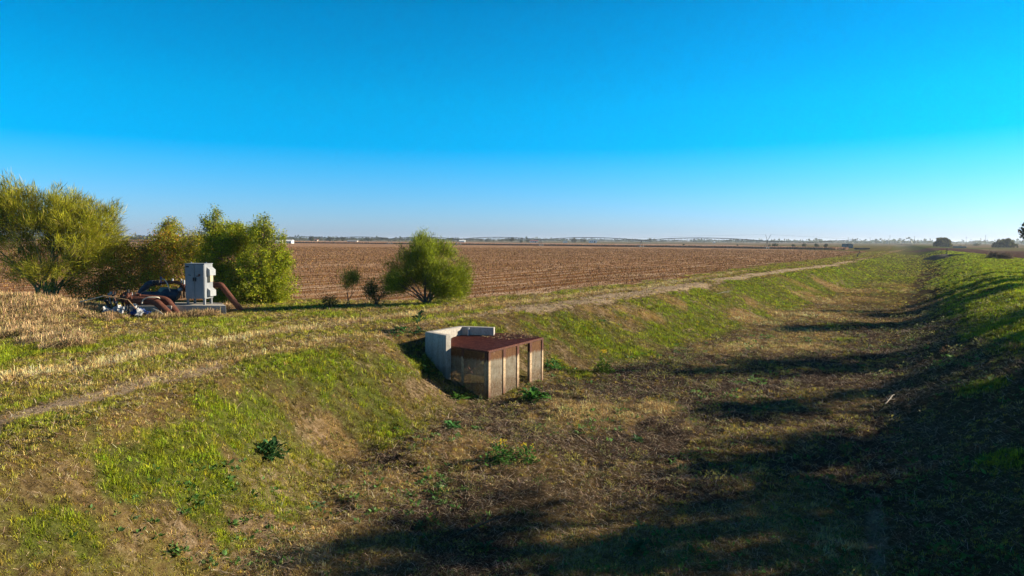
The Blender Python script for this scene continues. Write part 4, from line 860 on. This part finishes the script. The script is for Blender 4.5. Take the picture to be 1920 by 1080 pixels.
mb = MB(); mb.tube([P(150, 566, 36.3), P(195, 555, 36.4), P(222, 559, 36.3)], [.03, .025, .02], 6); o_ = mb.build('cane', M_HOSE, None, True, org=tuple(P(150, 566, 36.3))); tag(o_, 'long pale dead cane leaning left of the pump rubbish', 'dead cane', 'dead canes')
mb = MB(); mb.tube([P(193, 553.5, 36.2), P(222, 559, 36.2), P(240, 562, 36.0), P(256, 580, 35.8)], [.026, .024, .022, .015], 6); o_ = mb.build('cane', M_REED, None, True, org=tuple(P(256, 580, 35.8))); tag(o_, 'bent orange dead cane across the pump rubbish', 'dead cane', 'dead canes')
def sheet(name, mat, pts, seed, lab, cat):
    # crumpled plastic sheet draped between photo points, with thickness
    r2 = np.random.default_rng(seed); n = 22; (u0, v0, Y0), (u1, v1, Y1) = pts; a_, b_ = P(u0, v0, Y0), P(u1, v1, Y1); hgt = .28; V = []
    for j in range(9):
        for i in range(n):
            f = i / (n - 1); g = j / 8; p = a_.lerp(b_, f) + Vector((0, .55 * g, hgt * math.sin(math.pi * g) * (.55 + .5 * math.sin(7 * f + seed)))) + Vector(r2.normal(0, .045, 3)); V.append(p)
    mb = MB(); mb.add(V, [(j * n + i, j * n + i + 1, (j + 1) * n + i + 1, (j + 1) * n + i) for j in range(8) for i in range(n - 1)])
    o = mb.build(name, mat, None, False, org=tuple(a_)); so_ = o.modifiers.new('thick', 'SOLIDIFY'); so_.thickness = .012; tag(o, lab, cat); return o
sheet('plastic_sheet', M_WHITE, ((191, 583, 36.2), (229, 586, 36.0)), 3, 'crumpled white plastic sheet at the left end of the rubbish', 'plastic sheet')
sheet('tarpaulin', M_BLUE, ((241, 588, 36.0), (276, 588, 36.0)), 5, 'crumpled dark blue tarpaulin under the nearer outlet pipe', 'tarpaulin')
sheet('plastic_bag', M_WHITE, ((253, 591, 35.7), (262, 592, 35.7)), 6, 'small white plastic bag lying against the blue tarpaulin', 'plastic bag')
mb = MB(); mb.tube([P(253, 577, 36.4), P(253, 571, 36.4)], [.09, .09], 12); mb.tube([P(253, 571, 36.4), P(253, 569.5, 36.4)], [.09, .03], 12); o_ = mb.build('bucket', M_WHITE, None, True, org=tuple(P(253, 577, 36.4))); tag(o_, 'small white plastic jug in front of the nearer pipe', 'jug')
# rubbish heap: oddments of pipe fittings, each its own piece
r3 = np.random.default_rng(8)
specs = [('grey', M_GALV), ('black', M_BLACK), ('white', M_WHITE), ('rusty', M_RUST)]
for i in range(26):
    u, v = r3.uniform(196, 264), r3.uniform(549, 567); nm, mt = specs[(0, 1, 3, 1, 3, 1, 3, 2)[i % 8]]; p = P(u, v, r3.uniform(36.6, 38.2)); dv = Vector(r3.normal(0, 1, 3)).normalized() * r3.uniform(.08, .28)
    mb = MB(); mb.tube(bend([p, p + dv, p + dv + Vector((0, 0, r3.uniform(.05, .2)))], .05), r3.uniform(.03, .06), 8)
    mb.tube([p, p - dv * .15], r3.uniform(.05, .09), 8)
    gz = hz(p.x, p.y); mb.tube([p - dv * .05, Vector((p.x + .1, p.y + .1, gz))], .03, 5)
    o_ = mb.build('pipe_fitting', mt, None, True, org=(p.x, p.y, gz)); tag(o_, nm + ' pipe fitting in the scrap heap left of the outlet pipes', 'pipe fitting', nm + ' fittings in the scrap heap')

# ------------------------------------------------------------------ standing crop beyond the harvested field
CROP = [pix(380, 454.6, 0), pix(540, 455.6, 0), pix(870, 459.2, 0), pix(1240, 463.7, 0), pix(1560, 468.6, 0), pix(1592, 468.6, 0)]
CROP.sort()
def crop():
    A = np.array(CROP); xs = np.linspace(A[0, 0] - 250, A[-1, 0], 900); y0 = np.interp(xs, A[:, 0], A[:, 1]); y0 = np.where(xs < A[0, 0], A[0, 1] + (A[0, 0] - xs) * .45, y0)
    dep = np.array([0, .3, 1, 4, 12, 30, 70, 130, 190]); V = []
    for k_, dd in enumerate(dep):
        yy = y0 + dd; zz = height(xs, yy) + (0 if k_ == 0 else 1) * (.75 + .35 * fbm(xs / 2.0, yy / 2.0 + k_, 12, 3)); V.append(np.column_stack([xs, yy, zz]))
    V = np.concatenate(V); n = len(xs); i = np.arange(len(dep) - 1)[:, None] * n; j = np.arange(n - 1)[None]
    Q = np.stack([i + j, i + j + 1, i + n + j + 1, i + n + j], -1).reshape(-1, 4)
    mm = plain('crop_mass', [(.3, (.14, .07, .038)), (.5, (.28, .15, .08)), (.75, (.42, .25, .14))], 1.2, .9, 0, .4)
    o = raw_mesh('standing_crop', V, Q.ravel(), np.arange(len(Q)) * 4, mm); tag(o, 'dark brown standing crop along the far edge of the harvested field', 'crop', kind='stuff')
    n = 60000; x = rng.uniform(xs[0], xs[-1], n); yb = np.interp(x, xs, y0) + rng.exponential(12, n) - .4; P_ = np.column_stack([x, yb, height(x, yb) + .2 * (rng.uniform(0, 1, n))])
    T, Mi = up_tip(n, rng.uniform(.8, 1.45, n), .3)
    o = blades('crop_stalks', P_, T, Mi, rng.uniform(.15, .4, n), vary((.30, .16, .08), n, .4), M_STRAW, tipmul=1.5); tag(o, 'ragged dry stalks edging the standing crop', 'crop', kind='stuff')
crop()

# ------------------------------------------------------------------ centre-pivot sprinkler across the field
px0, py0 = 127.5, 342.0; ddx, ddy = -54.8, 42.7
pv_ = empty('irrigation_pivot', (px0, py0, 0)); tag(pv_, 'long centre-pivot sprinkler machine spanning the far field', 'sprinkler')
def tower(x, y, main):
    z = hz(x, y); mb = MB(); d = Vector((ddx, ddy, 0)).normalized(); n = Vector((-d.y, d.x, 0)); top = Vector((x, y, z + 3.9))
    for sg in (-1, 1):
        mb.beam(Vector((x, y, z + .6)) + n * sg * 1.9, top, .14, .14)
        mb.beam(Vector((x, y, z + .6)) + n * sg * 1.9 + d * 1.2, top, .10, .10)
    mb.beam(Vector((x, y, z + .65)) - n * 2.2, Vector((x, y, z + .65)) + n * 2.2, .18, .18); mb.build('tower', M_TRUSS, pv_)
    for sg in (-1, 1):
        c = Vector((x, y, z + .62)) + n * sg * 2.0; wv = MB(); wv.tube([c - d * .16, c + d * .16], .62, 18); wv.build('wheel', M_BLACK, pv_, True)
def span(p, q, sag):
    mb = MB(); pts = [p.lerp(q, f) + Vector((0, 0, sag * 4 * f * (1 - f))) for f in np.linspace(0, 1, 15)]; mb.tube(pts, .17, 8); mb.build('span_pipe', M_TRUSS, pv_, True)
    mb = MB(); lo = [p.lerp(q, f) + Vector((0, 0, sag * 4 * f * (1 - f) - 1.0)) for f in np.linspace(.1, .9, 9)]
    mb.tube([pts[0]] + lo + [pts[-1]], .05, 5)
    for i, l_ in enumerate(lo): mb.tube([l_, pts[min(14, 1 + round((.1 + .1 * i) * 14))]], .045, 5); mb.tube([l_, pts[max(0, round((.1 + .1 * i) * 14) - 1)]], .045, 5)
    mb.build('truss', M_TRUSS, pv_)
    for f in np.linspace(.08, .92, 9): a_ = p.lerp(q, f) + Vector((0, 0, sag * 4 * f * (1 - f))); mb = MB(); mb.tube([a_, a_ - Vector((0, 0, 1.9))], .03, 5); mb.build('drop_hose', M_BLACK, pv_)
tops = [Vector((px0 + ddx * k_, py0 + ddy * k_, hz(px0 + ddx * k_, py0 + ddy * k_) + 3.9)) for k_ in range(8)]
for k_ in range(8): tower(tops[k_].x, tops[k_].y, k_ == 0)
for k_ in range(7): span(tops[k_], tops[k_ + 1], 1.5)
endp = Vector((px0 + 38, py0 - 14, 5.0)); mid_ = Vector((px0 + 19, py0 - 7, 3.5)); mb = MB(); mb.tube([tops[0], mid_, endp], [.13, .12, .10], 8); mb.build('overhang_pipe', M_TRUSS, pv_, True)
mt = tops[0]
for dx_ in (-1.0, 1.6): mb = MB(); mb.tube([mt, mt + Vector((dx_, 0, 3.3))], .09, 6); mb.build('mast', M_TRUSS, pv_)
mb = MB(); mb.tube([mt + Vector((-1, 0, 3.3)), mt.lerp(tops[1], .5) + Vector((0, 0, 2.6)), tops[1].lerp(tops[2], .1) + Vector((0, 0, 1.2))], .025, 4); mb.build('guy_cable', M_TRUSS, pv_)
mb = MB(); mb.tube([mt + Vector((1.6, 0, 3.3)), endp], .025, 4); mb.build('guy_cable', M_TRUSS, pv_)

# ------------------------------------------------------------------ far farmsteads, trees, poles
def house(name, lab, u, v, wpx, hpx, Y, wm, rm, cat='building', group=None, gable=True, doors=True):
    x, y, z = pixY(u, v, Y); z = hz(x, y); k_ = Y / 1280.; W, H, D = wpx * k_, hpx * k_, max(6., wpx * k_ * .5)
    t = empty(name, (x, y, z)); tag(t, lab, cat, group); wh = H * (.62 if gable else .93)
    mb = MB(); mb.box((x, y + D / 2, z + wh / 2), (W, D, wh)); mb.build('wall', wm, t)
    mb = MB()
    if gable:
        e = .3; vs = [(x - W / 2 - e, y - e, z + wh + .004), (x + W / 2 + e, y - e, z + wh + .004), (x + W / 2 + e, y + D + e, z + wh + .004), (x - W / 2 - e, y + D + e, z + wh + .004), (x - W / 2 - e, y + D / 2, z + H), (x + W / 2 + e, y + D / 2, z + H)]
        mb.add(vs, [(0, 3, 2, 1), (0, 1, 5, 4), (2, 3, 4, 5), (0, 4, 3), (1, 2, 5)])
    else: mb.box((x, y + D / 2, z + wh + H * .035 + .004), (W + .4, D + .4, H * .07))
    mb.build('roof', rm, t)
    if doors:
        mb = MB(); mb.box((x + W * .2, y - .03, z + wh * .36), (W * .16, .05, wh * .7)); mb.build('door', M_DARK, t)
        for f in (-.3, -.08): mb = MB(); mb.box((x + W * f, y - .03, z + wh * .6), (W * .1, .05, wh * .3)); mb.build('window', M_DARK, t)
house('farm_building', 'white shed at the far left behind the willow top', 521, 452, 9, 6, 520, M_WALLW, M_WALLW)
house('farm_building', 'two-part white barn by the leftmost pivot tower', 541, 453, 11, 7, 520, M_WALLW, M_WALLW)
house('farm_building', 'tan house half hidden in the shrubs at far left', 290, 443, 8, 7, 600, M_WALLT, M_WALLW)
house('farm_building', 'white shed glimpsed between shrub and willow', 358, 452, 8, 6, 300, M_WALLW, M_WALLW)
house('farm_building', 'low grey metal shed left of the feathery bush', 660, 455, 18, 5, 640, M_WALLT, M_ROOFG, gable=True)
house('farm_building', 'small tan house among the far left trees', 592, 449, 5, 4, 1000, M_WALLT, M_ROOFR)
house('farm_building', 'white house just right of the feathery bush', 866, 456, 11, 6, 700, M_WALLW, M_WALLW)
house('farm_building', 'red-roofed low barn in the middle of the horizon', 1001, 457, 15, 4, 1000, M_WALLW, M_ROOFR)
house('farm_building', 'long white building right of the dark far tree clump', 1112, 457, 15, 5, 1000, M_WALLW, M_WALLW, gable=False)
house('farm_building', 'low white shed left of the long white building', 1060, 457.5, 8, 2, 1000, M_WALLW, M_WALLW, gable=False, doors=False)
house('farm_building', 'small white house under the right half of the pivot', 1340, 456, 3, 3, 1200, M_WALLW, M_WALLW, doors=False)
house('farm_building', 'blue-grey shed between the two far right bushes', 1805, 462, 14, 3, 420, M_TEAL, M_ROOFG, gable=False, doors=False)
house('storage_tank', 'dark teal block tank at the canal head', 1592, 462, 10, 8, 420, M_TEAL, M_TEAL, 'tank', gable=False, doors=False)
house('storage_tank', 'narrow dark teal tank right of the block tank', 1598.5, 462, 2.5, 7, 415, M_TEAL, M_TEAL, 'tank', gable=False, doors=False)
house('check_gate', 'low dark timber check across the canal head', 1622, 464.5, 18, 3, 330, M_DARK, M_DARK, 'canal gate', gable=False, doors=False)

FARC = [(.065, .08, .035, 3), (.10, .10, .05, 2), (.15, .12, .07, 1)]
def far_tree(u, v, wpx, hpx, Y, sd, lab, group, dark=1.0):
    global rng
    keep = rng; rng = np.random.default_rng(3000 + sd); x, y, z = pixY(u, v, Y); z = hz(x, y); k_ = Y / 1280.; n = 420; W, H = wpx * k_ / 2, hpx * k_
    d = rng.normal(size=(n, 3)); d /= np.linalg.norm(d, axis=1, keepdims=True); l_ = rng.integers(0, 4, n); off = rng.uniform(-.45, .45, (4, 3))
    p = d * (rng.uniform(.3, 1, n) ** .5)[:, None] * .62 + off[l_]; p = p * np.array([W, W, H * .46]) + np.array([0, 0, H * .55]); p[:, 2] = np.maximum(p[:, 2], .05 * H)
    cols = np.array([c[:3] for c in FARC])[rng.choice(3, n, p=[.55, .3, .15])] * rng.uniform(.7, 1.3, (n, 1)) * dark; L_ = rng.uniform(.3, .6, n) * H * .32
    o = leaves('far_tree', p, rng.normal(size=(n, 3)), L_, L_ * .8, cols, M_LEAF); o.location = (x, y, z); tag(o, lab, 'tree', group); rng = keep
r4 = np.random.default_rng(21); sd = 0
named = [(584, 451, 11, 11, 700, 'dark rounded tree at far left beyond the crop'), (619, 452, 13, 10, 760, 'broad dark tree left of the grey metal shed'), (643, 453, 9, 9, 760, 'dark tree beside the second pivot tower'), (690, 452, 16, 9, 900, 'grey-topped tree left of the feathery bush top'),
         (960, 457, 12, 10, 900, 'tallest far tree left of the mid horizon'), (977, 457.5, 8, 6, 820, 'small bright round tree on the mid horizon'), (989, 457, 9, 7, 900, 'brownish tree left of the red-roofed barn'), (1075, 457, 18, 9, 1000, 'dark tree clump left of the long white building'), (1093, 457, 18, 9, 1000, 'dark tree clump touching the long white building'),
         (1454, 461, 12, 9, 400, 'dark round shrub right of the pivot mast'), (1443, 460, 7, 6, 420, 'thin shrub right beside the pivot mast'), (1488, 461, 9, 8, 420, 'pale shrub in the crop below the overhang'), (1507, 461, 10, 9, 420, 'green shrub under the overhang end'), (1532, 462, 9, 9, 390, 'shrub near the right end of the crop'), (1548, 462, 7, 9, 390, 'last pale shrub at the crop end'), (1383, 459, 5, 6, 430, 'small lone shrub in the crop left of the mast'), (1282, 458, 5, 6, 440, 'small lone shrub in the crop mid way along the span'), (1830, 461, 16, 7, 600, 'grey-blue far tree between the two right bushes'), (1800, 461, 8, 4, 500, 'low dark shrub right of the rounded bush')]
for u, v, w_, h_, Y, lab in named: far_tree(u, v, w_, h_, Y, sd, lab, 'named trees on the horizon'); sd += 1
for (u0, u1, v0, v1, h0, h1, Y0, Y1, n, lab, gr) in ((480, 740, 451, 454, 4, 8, 900, 1300, 34, 'hazy tree in the far left tree line', 'far left tree line'), (740, 960, 454, 455.5, 4, 7, 1000, 1500, 30, 'hazy tree in the tree line behind the feathery bush', 'middle tree line'), (960, 1420, 455.5, 457, 2, 5, 1500, 2300, 60, 'bluish tree in the distant tree line under the pivot', 'distant blue tree line'), (150, 480, 444, 450, 5, 9, 700, 1100, 30, 'hazy tree in the tree line behind the shrubs', 'tree line behind the shrubs'), (1420, 1990, 456.5, 460.5, 2, 5, 1500, 2600, 70, 'blue-grey tree on the hazy right horizon', 'right horizon trees')):
    for i in range(n):
        f = (i + r4.uniform(0, .8)) / n; u = u0 + (u1 - u0) * f; hh = r4.uniform(h0, h1); far_tree(u, v0 + (v1 - v0) * f, hh * r4.uniform(1.5, 3.2), hh, r4.uniform(Y0, Y1), sd, lab, gr); sd += 1
def distant_woods():
    n = 60000; a_ = np.radians(rng.uniform(-46, 46, n)); r = rng.uniform(1700, 4200, n); cl = fbm(a_ * 60, r / 260, 201, 3); k_ = cl > .50; a_, r, cl = a_[k_], r[k_], cl[k_]; n = len(a_)
    x, y = r * np.sin(a_), r * np.cos(a_); H = (3 + 12 * (cl - .48) / .3) * rng.uniform(.5, 1, n)
    Pq = np.column_stack([x, y, height(x, y) + H * rng.uniform(0, .8, n)]); L_ = rng.uniform(3, 8, n); D = rng.normal(size=(n, 3)); D[:, 2] *= .5
    tag(leaves('distant_woods', Pq, D, L_, L_ * .8, vary((.07, .085, .04), n, .3), M_LEAF), 'low blue-grey woods strung along the far horizon', 'woods', kind='stuff')
distant_woods()
for i, (u, h_) in enumerate(((1590, 12), (1612, 9), (1631, 12), (1668, 16), (1690, 11), (1706, 10), (1714, 14), (1811, 14), (1820, 9), (1847, 17))):
    x, y, z = pixY(u, 460, 900); z = hz(x, y); H = h_ * 900 / 1280. + 1; mb = MB(); mb.tube([(x, y, z), (x, y, z + H)], [.22, .14], 6); mb.beam((x - 1.2, y, z + H * .93), (x + 1.2, y, z + H * .93), .18, .18)
    o = mb.build('power_pole', M_DARK, None, org=(x, y, z)); tag(o, 'thin power pole on the hazy right horizon', 'pole', 'power poles on the right horizon')

# canal gate mound with its post, stump on the bank and dry brush by the ploughed field
gx, gy = gp(1771, 484)
t = empty('check_structure', (gx, gy, hz(gx, gy))); tag(t, 'earth-covered culvert with a post across the canal', 'culvert')
Vv = []; n = 40
for j in range(9):
    for i in range(n):
        a_ = 2 * math.pi * i / n; f = j / 8; rx, ry = 5 * (1 - f * .9), 2.4 * (1 - f * .9); Vv.append((gx + rx * math.cos(a_), gy + ry * math.sin(a_), hz(gx, gy) - .4 + 1.3 * math.sin(f * math.pi / 2) + random.uniform(-.08, .08)))
mb = MB(); mb.add(Vv, [(j * n + i, j * n + (i + 1) % n, (j + 1) * n + (i + 1) % n, (j + 1) * n + i) for j in range(8) for i in range(n)] + [tuple(range(8 * n, 9 * n))])
mb.build('mound', plain('dark_earth', [(.3, (.05, .04, .03)), (.7, (.13, .10, .065))], 3, .95, 0, .6), t, True)
mb = MB(); mb.tube([(gx + .5, gy, hz(gx, gy)), (gx + .5, gy, hz(gx, gy) + 2.4)], .09, 8); mb.build('gate_post', M_DARK, t)
mb = MB(); mb.box((gx + 2.2, gy - 1.0, hz(gx, gy) + .7), (3.5, .25, .5)); mb.build('gate_beam', M_DARK, t)
bx, by = gp(1607, 482); mb = MB(); z_ = hz(bx, by); mb.tube([(bx, by, z_ - .1), (bx + .1, by, z_ + .6), (bx + .5, by, z_ + 1.0), (bx + .55, by, z_ + 1.6)], [.14, .12, .10, .03], 8); mb.tube([(bx + .4, by, z_ + .9), (bx + 1.0, by, z_ + 1.2)], [.06, .02], 6)
o = mb.build('stump', M_DARK, None, True, org=(bx, by, z_)); tag(o, 'crooked black stump beside the levee track', 'stump')
for i, (u, v, w_) in enumerate(((1862, 484, 10), (1884, 486, 12))):
    x, y = gp(u, v); Y = y; L = [lobe(u, v - 4, w_, 6, (x, y), Y)]
    plant('dry_brush', ('left' if i == 0 else 'right') + ' heap of grey-brown dry brush before the ploughed field', 'brush', (x, y), L, 6, 120, 'wisp', [(.13, .09, .06, 1), (.08, .06, .045, 1)], 3500, .5, M_BARK, 'dry brush heaps', .03, 60 + i)
# fallen dead branches in the canal
for (u, v, L_, az, lab) in ((860, 1005, 1.1, .5, 'forked grey dead branch in the shaded canal bottom'), (1660, 760, 1.0, .9, 'curved pale dead branch on the right bank foot'), (1345, 552, 1.4, .4, 'pale arched twig on the green left bank')):
    x, y = gp(u, v); z = hz(x, y); mb = MB(); d = Vector((math.cos(az), math.sin(az) * .7, 0)); p = Vector((x, y, z + .05))
    mb.tube([p, p + d * L_ * .4 + Vector((0, 0, .10)), p + d * L_ * .8 + Vector((0, 0, .22)), p + d * L_ + Vector((0, 0, .2))], [.022, .018, .013, .006], 6)
    for f, sgn in ((.3, 1), (.5, -1), (.65, 1)): q_ = p + d * L_ * f + Vector((0, 0, .1)); mb.tube([q_, q_ + (d + Vector((-d.y, d.x, .15)) * .6 * sgn) * L_ * .35], [.011, .004], 5)
    o = mb.build('dead_branch', M_HOSE if u != 860 else M_BARK, None, True, org=(x, y, z)); tag(o, lab, 'branch', 'dead branches')

# ------------------------------------------------------------------ haze: thin even air that fades the far fields to blue
mh = bpy.data.materials.new('haze'); mh.use_nodes = True; t = mh.node_tree; t.nodes.clear()
pvn = t.nodes.new('ShaderNodeVolumePrincipled'); pvn.inputs['Density'].default_value = .00013; pvn.inputs['Color'].default_value = (.72, .84, 1.0, 1); pvn.inputs['Anisotropy'].default_value = .3
on = t.nodes.new('ShaderNodeOutputMaterial'); t.links.new(pvn.outputs[0], on.inputs['Volume'])
mb = MB(); mb.box((0, 0, 8.), (18600, 18600, 24)); hzo = mb.build('haze', mh); tag(hzo, 'thin blue-grey haze over the far fields', 'haze', kind='stuff')
